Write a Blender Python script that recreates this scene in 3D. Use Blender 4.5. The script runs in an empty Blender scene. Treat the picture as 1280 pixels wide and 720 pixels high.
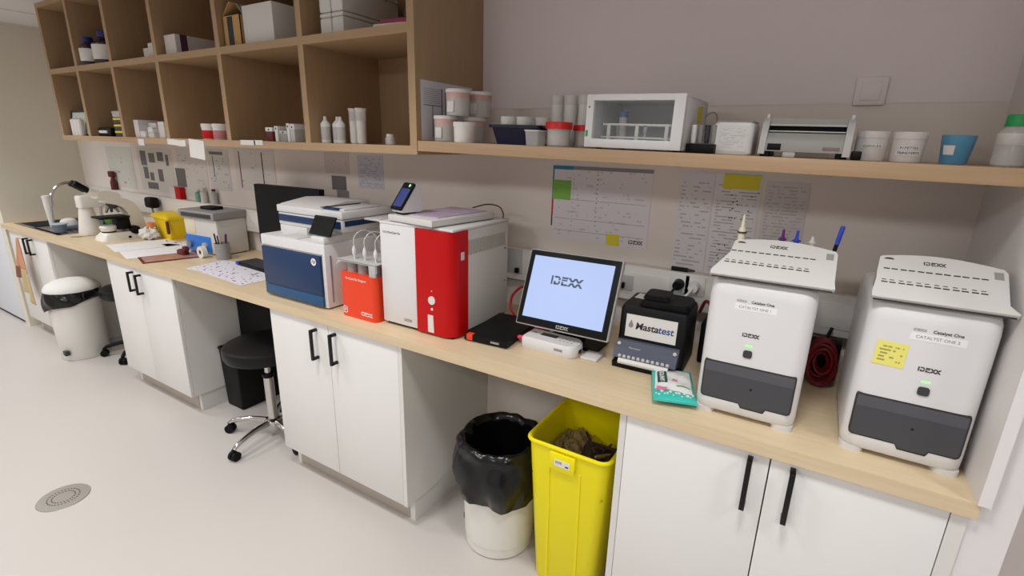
import bpy, bmesh, math, random
from mathutils import Vector, Matrix
R = math.radians
PI = math.pi
random.seed(7)
scene = bpy.context.scene
COL = scene.collection

# ------------------------------------------------------------------ materials
def lin(c):
    c = c / 255.0
    return c / 12.92 if c <= 0.04045 else ((c + 0.055) / 1.055) ** 2.4

def rgb(r, g, b):
    return (lin(r), lin(g), lin(b), 1.0)

def set_in(b, name, v):
    if name in b.inputs:
        b.inputs[name].default_value = v

def M(name, c, rough=0.5, metal=0.0, spec=0.5, bump=0.0, bscale=60.0, var=0.0, emit=None, estr=0.0, trans=0.0, alpha=1.0, ior=1.45, coat=0.0):
    m = bpy.data.materials.new(name)
    m.use_nodes = True
    nt = m.node_tree
    b = nt.nodes['Principled BSDF']
    b.inputs['Base Color'].default_value = rgb(*c)
    b.inputs['Roughness'].default_value = rough
    b.inputs['Metallic'].default_value = metal
    set_in(b, 'Specular IOR Level', spec)
    set_in(b, 'Transmission Weight', trans)
    set_in(b, 'IOR', ior)
    set_in(b, 'Alpha', alpha)
    set_in(b, 'Coat Weight', coat)
    if emit:
        set_in(b, 'Emission Color', rgb(*emit))
        set_in(b, 'Emission Strength', estr)
    if bump or var:
        tc = nt.nodes.new('ShaderNodeTexCoord')
        n = nt.nodes.new('ShaderNodeTexNoise')
        n.inputs['Scale'].default_value = bscale
        n.inputs['Detail'].default_value = 4
        nt.links.new(tc.outputs['Object'], n.inputs['Vector'])
        if bump:
            bp = nt.nodes.new('ShaderNodeBump')
            bp.inputs['Strength'].default_value = bump
            bp.inputs['Distance'].default_value = 0.002
            nt.links.new(n.outputs['Fac'], bp.inputs['Height'])
            nt.links.new(bp.outputs['Normal'], b.inputs['Normal'])
        if var:
            mx = nt.nodes.new('ShaderNodeMix')
            mx.data_type = 'RGBA'
            k1 = [max(0, x * (1 - var)) for x in rgb(*c)[:3]] + [1]
            k2 = [min(1, x * (1 + var)) for x in rgb(*c)[:3]] + [1]
            mx.inputs[6].default_value = k1
            mx.inputs[7].default_value = k2
            nt.links.new(n.outputs['Fac'], mx.inputs[0])
            nt.links.new(mx.outputs[2], b.inputs['Base Color'])
    return m

def wood(name, ca, cb, rough=0.45, axis='x', scale=1.0):
    m = bpy.data.materials.new(name)
    m.use_nodes = True
    nt = m.node_tree
    b = nt.nodes['Principled BSDF']
    b.inputs['Roughness'].default_value = rough
    tc = nt.nodes.new('ShaderNodeTexCoord')
    mp = nt.nodes.new('ShaderNodeMapping')
    s = {'x': (1.2, 28, 28), 'y': (28, 1.2, 28), 'z': (28, 28, 1.2)}[axis]
    mp.inputs['Scale'].default_value = [k * scale for k in s]
    n = nt.nodes.new('ShaderNodeTexNoise')
    n.inputs['Scale'].default_value = 2.2
    n.inputs['Detail'].default_value = 6
    n.inputs['Roughness'].default_value = 0.6
    cr = nt.nodes.new('ShaderNodeValToRGB')
    cr.color_ramp.elements[0].position = 0.3
    cr.color_ramp.elements[0].color = rgb(*ca)
    cr.color_ramp.elements[1].position = 0.7
    cr.color_ramp.elements[1].color = rgb(*cb)
    nt.links.new(tc.outputs['Object'], mp.inputs['Vector'])
    nt.links.new(mp.outputs['Vector'], n.inputs['Vector'])
    nt.links.new(n.outputs['Fac'], cr.inputs['Fac'])
    nt.links.new(cr.outputs['Color'], b.inputs['Base Color'])
    return m

def paper(name, base, ink, rows=30.0, cols=6.0, fill=0.5, flat=False, seed=0.0, margin=0.07, bold=0.5, rough=0.8):
    """printed sheet: rows of word-like marks inside a margin (Generated coordinates of a thin box)"""
    m = bpy.data.materials.new(name)
    m.use_nodes = True
    nt = m.node_tree
    L = nt.links.new
    N = nt.nodes.new
    b = nt.nodes['Principled BSDF']
    b.inputs['Roughness'].default_value = rough
    set_in(b, 'Specular IOR Level', 0.25)
    tc = N('ShaderNodeTexCoord')
    sp = N('ShaderNodeSeparateXYZ')
    L(tc.outputs['Generated'], sp.inputs[0])
    u = sp.outputs['X']
    v = sp.outputs['Y'] if flat else sp.outputs['Z']
    def math_(op, a, bb, clamp=False):
        n = N('ShaderNodeMath')
        n.operation = op
        n.use_clamp = clamp
        for i, q in enumerate((a, bb)):
            if isinstance(q, (int, float)):
                n.inputs[i].default_value = q
            else:
                L(q, n.inputs[i])
        return n.outputs[0]
    row = math_('MULTIPLY', v, rows)
    rowi = math_('FLOOR', row, 0)
    rowf = math_('FRACT', row, 0)
    band = math_('MULTIPLY', math_('GREATER_THAN', rowf, 0.25), math_('LESS_THAN', rowf, 0.25 + bold))
    cb = N('ShaderNodeCombineXYZ')
    L(math_('MULTIPLY', u, cols), cb.inputs[0])
    L(math_('ADD', math_('MULTIPLY', rowi, 3.71), seed), cb.inputs[1])
    n1 = N('ShaderNodeTexNoise')
    n1.inputs['Scale'].default_value = 2.0
    n1.inputs['Detail'].default_value = 2
    L(cb.outputs[0], n1.inputs['Vector'])
    words = math_('LESS_THAN', n1.outputs['Fac'], fill)
    inu = math_('MULTIPLY', math_('GREATER_THAN', u, margin), math_('LESS_THAN', u, 1 - margin))
    inv = math_('MULTIPLY', math_('GREATER_THAN', v, margin), math_('LESS_THAN', v, 1 - margin))
    mask = math_('MULTIPLY', math_('MULTIPLY', band, words), math_('MULTIPLY', inu, inv))
    mx = N('ShaderNodeMix')
    mx.data_type = 'RGBA'
    mx.inputs[6].default_value = rgb(*base)
    mx.inputs[7].default_value = rgb(*ink)
    L(mask, mx.inputs[0])
    L(mx.outputs[2], b.inputs['Base Color'])
    return m

def ceiling_mat():
    m = bpy.data.materials.new('ceiling tile')
    m.use_nodes = True
    nt = m.node_tree
    b = nt.nodes['Principled BSDF']
    b.inputs['Roughness'].default_value = 0.9
    tc = nt.nodes.new('ShaderNodeTexCoord')
    br = nt.nodes.new('ShaderNodeTexBrick')
    br.offset = 0.0
    br.inputs['Color1'].default_value = rgb(226, 224, 220)
    br.inputs['Color2'].default_value = rgb(222, 220, 216)
    br.inputs['Mortar'].default_value = rgb(176, 174, 170)
    br.inputs['Scale'].default_value = 1.0
    br.inputs['Mortar Size'].default_value = 0.012
    br.inputs['Brick Width'].default_value = 0.6
    br.inputs['Row Height'].default_value = 0.6
    nt.links.new(tc.outputs['Object'], br.inputs['Vector'])
    nt.links.new(br.outputs['Color'], b.inputs['Base Color'])
    return m

WHITE = M('white laminate', (228, 225, 221), 0.42)
WHITE_IN = M('white carcass board', (219, 216, 210), 0.55)
WALLP = M('painted wall', (230, 220, 212), 0.75, bump=0.15, bscale=90, var=0.02)
WALLU = M('painted upper wall', (236, 224, 224), 0.75, bump=0.15, bscale=90, var=0.02)
WALLW = M('white painted partition', (226, 221, 219), 0.6)
WALLL = M('end wall paint', (222, 215, 198), 0.75, var=0.02, bscale=4)
FLOORM = M('cream vinyl floor', (194, 187, 181), 0.35, spec=0.35, bump=0.05, bscale=140, var=0.015)
TRUNK = M('white plastic trunking', (226, 222, 216), 0.4)
PLINTH = M('grey aluminium plinth', (178, 166, 154), 0.35, metal=0.35)
TOPW = wood('birch worktop', (209, 186, 150), (219, 198, 164), 0.4, 'x')
SHELFW = wood('birch shelf', (172, 141, 108), (184, 153, 119), 0.5, 'x')
CUBW = wood('beech cubby', (168, 138, 104), (176, 146, 111), 0.55, 'z')
CUBX = wood('beech cubby boards', (168, 138, 104), (176, 146, 111), 0.55, 'x')
BLACK = M('black plastic', (11, 11, 12), 0.5, spec=0.25)
BLACKM = M('black metal handle', (22, 18, 18), 0.4, metal=0.3)
DKGREY = M('dark grey plastic', (58, 58, 62), 0.45)
RUBBER = M('black rubber', (12, 12, 13), 0.7, spec=0.25)
SEATM = M('black vinyl', (20, 19, 20), 0.42, spec=0.3, bump=0.1, bscale=200)
CHROME = M('chrome', (208, 206, 204), 0.14, metal=1.0)
STEEL = M('brushed steel', (152, 152, 150), 0.35, metal=0.9)
DEVW = M('white device plastic', (222, 220, 219), 0.38)
DEVW2 = M('off white device plastic', (212, 209, 204), 0.45)
GAPM = M('shadow gap', (30, 26, 24), 0.9)
DRAWER = M('charcoal smoked plastic', (70, 70, 74), 0.3)
DRAWER2 = M('charcoal band plastic', (84, 84, 89), 0.3)
SLOT = M('dark slot', (62, 56, 54), 0.9)
INK = M('dark print', (48, 46, 50), 0.7)
INKL = M('grey print', (140, 138, 140), 0.7)
BLUEINK = M('blue print', (30, 70, 140), 0.6)
WPRINT = M('white print', (240, 232, 228), 0.6)
LEDG = M('green led', (150, 220, 140), 0.4, emit=(150, 240, 135), estr=0.75)
HPBLUE = M('navy blue panel', (22, 52, 92), 0.4)
HPBLUE2 = M('steel blue panel', (38, 82, 124), 0.4)
ORANGE = M('orange plastic', (234, 66, 28), 0.4)
RED = M('red plastic', (190, 8, 12), 0.36, spec=0.3)
GREYP = M('grey plastic', (150, 148, 146), 0.45)
LGREY = M('light grey plastic', (186, 184, 181), 0.45)
SCREENOFF = M('dark screen', (10, 12, 14), 0.25, spec=0.3)
SCREENON = M('lit screen', (30, 34, 44), 0.35, emit=(186, 206, 252), estr=0.9)
SCREENMINI = M('small lit screen', (40, 52, 96), 0.2, emit=(52, 66, 124), estr=0.5)
YELB = M('yellow plastic', (240, 224, 0), 0.38)
SHARP = M('yellow sharps plastic', (240, 205, 20), 0.4)
BAGM = M('black bin liner', (13, 13, 15), 0.22, bump=0.15, bscale=14)
WASTE = M('brown waste', (58, 42, 36), 0.8, var=0.4, bscale=30)
WASTE2 = M('pale plastic waste', (150, 128, 92), 0.4, var=0.2, bscale=20)
BINW = M('white bin plastic', (226, 222, 214), 0.4)
TEAL = M('teal film', (58, 186, 172), 0.25, coat=0.3)
WFILM = M('white film', (232, 230, 226), 0.25, coat=0.3)
PINK = M('pink print', (214, 120, 150), 0.4)
GREENPR = M('green print', (90, 150, 70), 0.4)
DTEAL = M('dark teal print', (24, 78, 78), 0.4)
NAVY = M('navy basket plastic', (15, 21, 54), 0.45)
CLEAR = M('clear plastic', (240, 236, 232), 0.2, alpha=0.42)
FROST = M('frosted plastic', (232, 226, 221), 0.4, alpha=0.8)
GLASSY = M('window glass', (225, 230, 232), 0.08, alpha=0.06)
ORLID = M('coral lid', (226, 116, 88), 0.4)
REDLID = M('red lid', (214, 38, 34), 0.4)
GREENLID = M('green lid', (40, 160, 84), 0.4)
BLUECAP = M('blue cap', (34, 44, 120), 0.4)
BLUELIQ = M('dark bottle glass', (58, 32, 52), 0.2)
LTUBE = M('tube plastic', (244, 240, 236), 0.35)
BLUEPL = M('blue translucent plastic', (96, 158, 194), 0.3, alpha=0.75)
BLUEIN = M('blue wrapper', (44, 92, 160), 0.4)
LABELW = M('white label tape', (240, 239, 240), 0.5)
STICKY = M('yellow sticky paper', (226, 214, 64), 0.8)
STICKYP = M('pale yellow sticky paper', (236, 228, 122), 0.8)
STICKYG = M('green sticky paper', (132, 190, 84), 0.8)
CARD = M('cardboard', (190, 150, 98), 0.8)
MAROON = M('maroon plastic', (96, 30, 28), 0.5)
MAGENTA = M('magenta card', (150, 52, 90), 0.5)
PURPLE = M('purple plastic', (96, 26, 106), 0.4)
BLUEP = M('bright blue plastic', (40, 66, 182), 0.4)
CENTB = M('blue front panel', (40, 118, 208), 0.4)
CREAM = M('cream plastic', (226, 218, 190), 0.4)
MICW = M('ivory enamel', (232, 228, 216), 0.35)
PEACH = M('peach towel', (206, 150, 116), 0.9, bump=0.3, bscale=300)
BEIGE = M('beige towel', (196, 176, 134), 0.9, bump=0.3, bscale=300)
TOWBR = M('brown towel', (132, 92, 74), 0.9)
REDC = M('red cable', (196, 30, 48), 0.45)
DRED = M('dark red cable', (112, 16, 26), 0.45)
WCABLE = M('white cable', (222, 218, 212), 0.5)
PINKPL = M('pink plug', (228, 40, 88), 0.4)
STEELG = M('floor drain steel', (176, 170, 162), 0.4, metal=0.7)
SILVER = M('silver machine paint', (152, 151, 145), 0.45)
DOORG = M('white door', (226, 228, 234), 0.5)
FARW = M('blue grey paint', (160, 164, 180), 0.7)
SPONGE = M('yellow green sponge', (184, 180, 96), 0.9)
PALEBL = M('pale blue plastic', (170, 190, 200), 0.4)
BLUEGR = M('blue grey plastic', (112, 122, 136), 0.45)
GREENB = M('green bottle plastic', (120, 170, 150), 0.35)
FOAM = M('white foam', (222, 219, 214), 0.8, bump=0.2, bscale=120)
BOXW = M('white card', (216, 210, 206), 0.7)
LILAC = M('lilac printed cover', (190, 170, 196), 0.4, var=0.3, bscale=18)

# ------------------------------------------------------------------ mesh builder
def catmull(pts, n=6):
    P = [Vector(p) for p in pts]
    if len(P) < 3:
        return P
    out = []
    Q = [P[0] * 2 - P[1]] + P + [P[-1] * 2 - P[-2]]
    for i in range(1, len(Q) - 2):
        a, b, c, d = Q[i - 1], Q[i], Q[i + 1], Q[i + 2]
        for k in range(n):
            t = k / n
            out.append(0.5 * ((2 * b) + (c - a) * t + (2 * a - 5 * b + 4 * c - d) * t * t + (3 * b - a - 3 * c + d) * t ** 3))
    out.append(P[-1])
    return out

def rrect(x0, x1, y0, y1, r, n=5):
    """rounded rectangle outline, counter-clockwise; r is one radius or four (x0y0, x1y0, x1y1, x0y1)"""
    rs = r if isinstance(r, (tuple, list)) else (r, r, r, r)
    out = []
    for (cx, cy, sx, sy, a0), rr in zip(((x0, y0, 1, 1, 180), (x1, y0, -1, 1, 270), (x1, y1, -1, -1, 0), (x0, y1, 1, -1, 90)), rs):
        if rr <= 1e-6:
            out.append((cx, cy))
            continue
        for k in range(n + 1):
            a = R(a0 + 90 * k / n)
            out.append((cx + sx * rr + rr * math.cos(a), cy + sy * rr + rr * math.sin(a)))
    return out

class G:
    def __init__(s, t=None):
        s.v, s.f, s.fm, s.mats = [], [], [], []
        s.off = Vector(t.location) if t is not None else Vector((0, 0, 0))
    def mi(s, m):
        if m not in s.mats:
            s.mats.append(m)
        return s.mats.index(m)
    def add(s, vs, fs, m):
        o = len(s.v)
        s.v += [Vector(p) - s.off for p in vs]
        k = s.mi(m)
        for f in fs:
            s.f.append([o + i for i in f])
            s.fm.append(k)
        return s
    def box(s, x0, x1, y0, y1, z0, z1, m, bev=0.0, seg=2):
        x0, x1 = min(x0, x1), max(x0, x1)
        y0, y1 = min(y0, y1), max(y0, y1)
        z0, z1 = min(z0, z1), max(z0, z1)
        if bev <= 0:
            vs = [(x, y, z) for z in (z0, z1) for y in (y0, y1) for x in (x0, x1)]
            return s.add(vs, [(0, 2, 3, 1), (4, 5, 7, 6), (0, 1, 5, 4), (2, 6, 7, 3), (0, 4, 6, 2), (1, 3, 7, 5)], m)
        bm = bmesh.new()
        bmesh.ops.create_cube(bm, size=1.0)
        for v in bm.verts:
            v.co = Vector(((x0 + x1) / 2 + v.co.x * (x1 - x0), (y0 + y1) / 2 + v.co.y * (y1 - y0), (z0 + z1) / 2 + v.co.z * (z1 - z0)))
        bmesh.ops.bevel(bm, geom=bm.edges[:], offset=bev, segments=seg, affect='EDGES', profile=0.5)
        bm.verts.index_update()
        s.add([v.co.copy() for v in bm.verts], [[v.index for v in f.verts] for f in bm.faces], m)
        bm.free()
        return s
    def loft(s, rings, m, cap0=True, cap1=True, closed=True):
        n = len(rings[0])
        vs = [p for r in rings for p in r]
        fs = []
        for i in range(len(rings) - 1):
            for j in range(n if closed else n - 1):
                k = (j + 1) % n
                fs.append((i * n + j, i * n + k, (i + 1) * n + k, (i + 1) * n + j))
        if cap0:
            fs.append(tuple(reversed(range(n))))
        if cap1:
            fs.append(tuple(range((len(rings) - 1) * n, len(rings) * n)))
        return s.add(vs, fs, m)
    def prism(s, poly, plane, a0, a1, m):
        def P(p, a):
            return {'xy': (p[0], p[1], a), 'xz': (p[0], a, p[1]), 'yz': (a, p[0], p[1])}[plane]
        return s.loft([[P(p, a0) for p in poly], [P(p, a1) for p in poly]], m)
    def cyl(s, p0, p1, r0, r1=None, m=None, n=20, cap=True):
        r1 = r0 if r1 is None else r1
        p0, p1 = Vector(p0), Vector(p1)
        d = (p1 - p0).normalized()
        a = d.orthogonal().normalized()
        b = d.cross(a)
        rings = [[p + (a * math.cos(2 * PI * k / n) + b * math.sin(2 * PI * k / n)) * r for k in range(n)] for p, r in ((p0, r0), (p1, r1))]
        return s.loft(rings, m, cap, cap)
    def lathe(s, prof, c, m, n=24, cap0=True, cap1=True):
        rings = [[(c[0] + r * math.cos(2 * PI * k / n), c[1] + r * math.sin(2 * PI * k / n), c[2] + z) for k in range(n)] for r, z in prof]
        return s.loft(rings, m, cap0, cap1)
    def tube(s, pts, r, m, n=8, smooth=5):
        P = catmull(pts, smooth) if smooth else [Vector(p) for p in pts]
        rr = r if callable(r) else (lambda t: r)
        rings = []
        d = (P[1] - P[0]).normalized()
        a = d.orthogonal().normalized()
        for i, p in enumerate(P):
            t = (P[min(i + 1, len(P) - 1)] - P[max(i - 1, 0)]).normalized()
            a = (a - t * a.dot(t)).normalized()
            b = t.cross(a)
            q = rr(i / (len(P) - 1))
            rings.append([p + (a * math.cos(2 * PI * k / n) + b * math.sin(2 * PI * k / n)) * q for k in range(n)])
        return s.loft(rings, m)
    def grid(s, fn, nu, nv, m):
        vs = [fn(i / nu, j / nv) for j in range(nv + 1) for i in range(nu + 1)]
        fs = [(j * (nu + 1) + i, j * (nu + 1) + i + 1, (j + 1) * (nu + 1) + i + 1, (j + 1) * (nu + 1) + i) for j in range(nv) for i in range(nu)]
        return s.add(vs, fs, m)
    def obj(s, name, parent=None, label=None, loc=None, rot=None, smooth=True, solid=0.0):
        me = bpy.data.meshes.new(name)
        me.from_pydata([tuple(v) for v in s.v], [], s.f)
        for m in s.mats:
            me.materials.append(m)
        me.polygons.foreach_set('material_index', s.fm)
        bm = bmesh.new()
        bm.from_mesh(me)
        bmesh.ops.recalc_face_normals(bm, faces=bm.faces[:])
        bm.to_mesh(me)
        bm.free()
        if smooth:
            me.polygons.foreach_set('use_smooth', [True] * len(me.polygons))
            me.set_sharp_from_angle(angle=R(38))
        me.update()
        o = bpy.data.objects.new(name, me)
        COL.objects.link(o)
        if parent is not None:
            o.parent = parent
        if loc is not None:
            o.location = loc
        if rot is not None:
            o.rotation_euler = rot
        if label:
            o['label'] = label
        if solid:
            md = o.modifiers.new('thickness', 'SOLIDIFY')
            md.thickness = solid
        return o

def tag(o, label, cat, group=None):
    o['label'] = label
    o['category'] = cat
    if group:
        o['group'] = group
    return o

def thing(name, label, cat, loc=(0, 0, 0), rz=0.0, group=None, ry=0.0):
    o = bpy.data.objects.new(name, None)
    o.empty_display_size = 0.05
    COL.objects.link(o)
    o.location = loc
    o.rotation_euler = (0, ry, rz)
    return tag(o, label, cat, group)

def struct(o):
    o['kind'] = 'structure'
    return o

def dup(root, loc, label=None, rot=None, group=None):
    r = root.copy()
    COL.objects.link(r)
    r.location = loc
    if rot is not None:
        r.rotation_euler = rot
    if label:
        r['label'] = label
    if group:
        r['group'] = group
    for ch in list(root.children):
        c = ch.copy()
        COL.objects.link(c)
        c.parent = r
        for g in list(ch.children):
            d = g.copy()
            COL.objects.link(d)
            d.parent = c
    return r

def text(body, size, loc, m, parent=None, rot=(PI / 2, 0, 0), align='CENTER', bold=0.0, name='lettering', shear=0.0, sx=1.0):
    cu = bpy.data.curves.new('lettering_curve', 'FONT')
    cu.body = body
    cu.size = size
    cu.align_x = align
    cu.align_y = 'CENTER'
    cu.extrude = 0.0002
    cu.offset = bold
    cu.shear = shear
    o = bpy.data.objects.new('lettering_curve', cu)
    COL.objects.link(o)
    dg = bpy.context.evaluated_depsgraph_get()
    me = bpy.data.meshes.new_from_object(o.evaluated_get(dg))
    bpy.data.objects.remove(o)
    me.materials.clear()
    me.materials.append(m)
    t = bpy.data.objects.new(name, me)
    COL.objects.link(t)
    t.parent = parent
    t.location = loc
    t.rotation_euler = rot
    t.scale = (sx, 1, 1)
    return t

def logo(w, loc, m, parent, rot=(PI / 2, 0, 0), name='logo_lettering'):
    """the split five-letter wordmark on the analysers: letters cut by a thin horizontal line"""
    g = G()
    h, t = w * 0.27, w * 0.058
    gap = h * 0.1
    e = 0.0003
    def q(pts):
        g.prism(pts, 'xy', 0, e, m)
    def r(x0, x1, y0, y1):
        q([(x0, y0), (x1, y0), (x1, y1), (x0, y1)])
    x = -w / 2
    r(x, x + t, -h / 2, h / 2)                                   # I
    x += t * 1.7
    L = w * 0.2
    r(x, x + L * 0.75, h / 2 - t, h / 2)                         # D
    r(x, x + L * 0.75, -h / 2, -h / 2 + t)
    r(x, x + t, -h / 2, -gap)
    for sgn in (1, -1):
        q([(x + L * 0.75, sgn * h / 2), (x + L * 0.75, sgn * (h / 2 - t)), (x + L - t, sgn * (h * 0.2)), (x + L - t, sgn * gap * 0.5), (x + L, sgn * gap * 0.5), (x + L, sgn * h * 0.28)][::sgn])
    x += L + t * 0.8
    r(x, x + L, h / 2 - t, h / 2)                                # E
    r(x, x + L, -h / 2, -h / 2 + t)
    r(x, x + L * 0.9, gap * 0.4, gap * 0.4 + t * 0.8)
    r(x, x + t, -h / 2, -gap * 0.6)
    x += L + t * 0.6
    L = (w / 2 - x) / 2
    for k in (0, 1):                                             # X X
        x0 = x + L * k
        for sgn in (1, -1):
            for (a, b) in ((0.0, 0.5), (1.0, 0.5)):
                xa, xb = x0 + L * a, x0 + L * b
                d = t * 0.7
                q([(xa - d, sgn * h / 2), (xa + d, sgn * h / 2), (xb + d, sgn * gap * 0.5), (xb - d, sgn * gap * 0.5)][::-sgn])
    return g.obj(name, parent, loc=loc, rot=rot, smooth=False)

def sheet(name, label, cat, x0, x1, z0, z1, m, y=-0.0016, group=None, tilt=0.0):
    """a flat printed sheet stuck to the back wall"""
    c = ((x0 + x1) / 2, y, (z0 + z1) / 2)
    g = G()
    w, h = (x1 - x0) / 2, (z1 - z0) / 2
    g.box(-w, w, -0.0004, 0.0004, -h, h, m)
    o = g.obj(name, loc=c, rot=(0, tilt, 0), smooth=False)
    return tag(o, label, cat, group)

# ------------------------------------------------------------------ the room
H = 0.90            # worktop height
XL = -6.05          # end wall
CEIL = 2.43
g = G(); g.box(-9.5, 2.5, -4.6, 0.1, -0.05, 0.0, FLOORM); struct(g.obj('floor', smooth=False))
g = G(); g.box(-9.5, 2.5, -4.6, 0.1, CEIL, CEIL + 0.05, ceiling_mat()); struct(g.obj('ceiling', smooth=False))
g = G(); g.box(-9.5, 2.5, 0.0, 0.1, 0.0, 1.765, WALLP); g.box(-9.5, 2.5, -0.0014, 0.1, 1.765, CEIL, WALLU); struct(g.obj('wall_back', smooth=False))
g = G(); g.box(XL - 0.1, XL, -0.60, 0.0, 0.0, CEIL, WALLL); struct(g.obj('wall_left', smooth=False))
g = G()
g.box(0.0, 0.075, -0.60, 0.0, 0.0, CEIL, WALLW)
g.box(0.0, 0.022, -0.625, -0.60, H, CEIL, WALLW)
struct(g.obj('wall_right', smooth=False))
g = G(); g.box(-9.5, 2.5, -4.7, -4.6, 0.0, CEIL, WALLW); struct(g.obj('wall_front', smooth=False))
g = G(); g.box(2.5, 2.6, -4.6, 0.1, 0.0, CEIL, FARW); struct(g.obj('wall_far_right', smooth=False))
g = G(); g.box(-9.6, -9.5, -4.6, 0.1, 0.0, CEIL, WALLW); struct(g.obj('wall_far_left', smooth=False))
# white door beyond the end wall
d = bpy.data.objects.new('door_1', None); COL.objects.link(d); d.location = (-6.6, -0.58, 0); struct(d)
g = G(d); g.box(-7.15, -6.2, -0.59, -0.56, 0.02, 2.05, DOORG, 0.002); g.obj('panel', d)
g = G(d); g.box(-7.15, -6.2, -0.588, -0.56, 0.002, 0.02, GAPM); g.obj('gap_shade_strip', d)  # dark strip, paints the shade of the gap under the door
# cable trunking along the back wall
g = G()
g.box(XL + 0.001, -0.001, -0.05, -0.001, 1.036, 1.176, TRUNK, 0.004)
g.box(XL + 0.001, -0.001, -0.052, -0.049, 1.062, 1.150, TRUNK, 0.001)
struct(g.obj('trim_1'))

# ------------------------------------------------------------------ worktop + sink
WF = -0.620
g = G()
SX0, SX1, SY0, SY1 = -5.96, -5.10, -0.55, -0.10
g.box(SX1, 0.008, WF, -0.001, H - 0.038, H, TOPW)
g.box(XL + 0.001, SX0, WF, -0.001, H - 0.038, H, TOPW)
g.box(SX0, SX1, WF, SY0, H - 0.038, H, TOPW)
g.box(SX0, SX1, SY1, -0.001, H - 0.038, H, TOPW)
wt = g.obj('worktop', smooth=False)
tag(wt, 'long pale birch worktop running along the whole back wall', 'worktop')

t = thing('sink', 'stainless steel inset sink at the far left end of the worktop', 'sink', ((SX0 + SX1) / 2, (SY0 + SY1) / 2, H))
g = G(t)
g.box(SX0 - 0.01, SX1 + 0.01, SY0 - 0.01, SY0 + 0.02, H, H + 0.003, STEEL)
g.box(SX0 - 0.01, SX1 + 0.01, SY1 - 0.05, SY1 + 0.01, H, H + 0.003, STEEL)
g.box(SX0 - 0.01, SX0 + 0.02, SY0, SY1, H, H + 0.003, STEEL)
g.box(SX1 - 0.50, SX1 + 0.01, SY0, SY1, H, H + 0.003, STEEL)
g.obj('rim', t)
g = G(t)
bx0, bx1, by0, by1, bz = SX0 + 0.02, SX1 - 0.50, SY0 + 0.02, SY1 - 0.05, H - 0.17
g.box(bx0, bx1, by0, by1, bz, bz + 0.003, STEEL)
g.box(bx0 - 0.003, bx0, by0, by1, bz, H, STEEL)
g.box(bx1, bx1 + 0.003, by0, by1, bz, H, STEEL)
g.box(bx0, bx1, by0 - 0.003, by0, bz, H, STEEL)
g.box(bx0, bx1, by1, by1 + 0.003, bz, H, STEEL)
g.obj('basin', t)
g = G(t)
for k in range(5):
    g.box(SX1 - 0.46, SX1 - 0.02, SY0 + 0.07 + 0.06 * k, SY0 + 0.085 + 0.06 * k, H + 0.003, H + 0.007, STEEL, 0.001)
g.obj('drainer_ribs', t)
t = thing('faucet', 'arched chrome swan-neck tap over the sink', 'tap', (-5.50, -0.125, H + 0.003))
g = G(); g.lathe([(0.026, 0), (0.026, 0.03), (0.014, 0.04), (0.012, 0.08)], (0, 0, 0), CHROME); g.obj('base', t)
g = G(); g.tube([(0, 0, 0.07), (0, 0, 0.21), (0, -0.06, 0.30), (0, -0.16, 0.338), (0, -0.235, 0.325), (0, -0.295, 0.255), (0, -0.308, 0.165)], 0.011, CHROME, 12); g.obj('spout', t)
g = G(); g.tube([(0, 0, 0.05), (0.06, -0.02, 0.07)], 0.006, CHROME, 8, 0); g.obj('lever', t)

# ------------------------------------------------------------------ base cabinets
DF = -0.606
ZB = 0.114
def handle(parent, x, z0, z1):
    g = G(parent) if False else G()
    lx, ly, lz = parent_world(parent)
    s = 0.0065
    y1 = DF
    y0 = DF - 0.036
    g.box(x - s - lx, x + s - lx, y0 - ly, y0 + 0.011 - ly, z0 - lz, z1 - lz, BLACKM, 0.001)
    for z in (z0, z1 - 0.012):
        g.box(x - s - lx, x + s - lx, y0 + 0.005 - ly, y1 - ly, z - lz, z + 0.012 - lz, BLACKM, 0.001)
    return g.obj('handle', parent)

def parent_world(o):
    v = Vector((0, 0, 0))
    while o is not None:
        v = v + o.location
        o = o.parent
    return v

def cabinet(label, x0, x1, doors, sideL, sideR, plinth=(0.012, 0.012), open_top=False):
    t = thing('base_cabinet', label, 'cabinet', ((x0 + x1) / 2, -0.3, 0), group='white base cabinets under the worktop')
    zt = H - 0.0385
    yf = DF + 0.0195
    g = G(t)
    g.box(x0, x0 + 0.02, (DF if sideL else yf), -0.002, ZB, zt, WHITE_IN)
    g.box(x1 - 0.02 - (0.0095 if x1 > -0.1 else 0), x1, (DF if sideR else yf), -0.002, ZB, zt, WHITE_IN)
    g.box(x0 + 0.02, x1 - 0.02, yf, -0.002, ZB, ZB + 0.02, WHITE_IN)
    if not open_top:
        g.box(x0 + 0.02, x1 - 0.02, yf, -0.002, zt - 0.02, zt, WHITE_IN)
    g.box(x0 + 0.02, x1 - 0.02, -0.02, -0.002, ZB + 0.02, zt - 0.02, WHITE_IN)
    g.obj('carcass', t, smooth=False)
    g = G(t)
    g.box(x0 + plinth[0], x1 - plinth[1], -0.548, -0.04, 0.0, ZB, WHITE_IN)
    pb = g.obj('plinth', t, smooth=False)
    g = G(t)
    g.box(x0 + plinth[0] + 0.03, x1 - plinth[1] - 0.03, -0.5515, -0.548, 0.004, ZB - 0.012, PLINTH)
    g.obj('plinth_strip', pb, smooth=False)
    for (a, b, hx, hz0, hz1) in doors:
        g = G(t)
        g.box(a + 0.0015, b - 0.0015, DF, yf - 0.001, ZB + 0.002, zt - 0.003, WHITE, 0.0012)
        dd = g.obj('door', t)
        handle(dd, hx, hz0, hz1)
    return t

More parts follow.
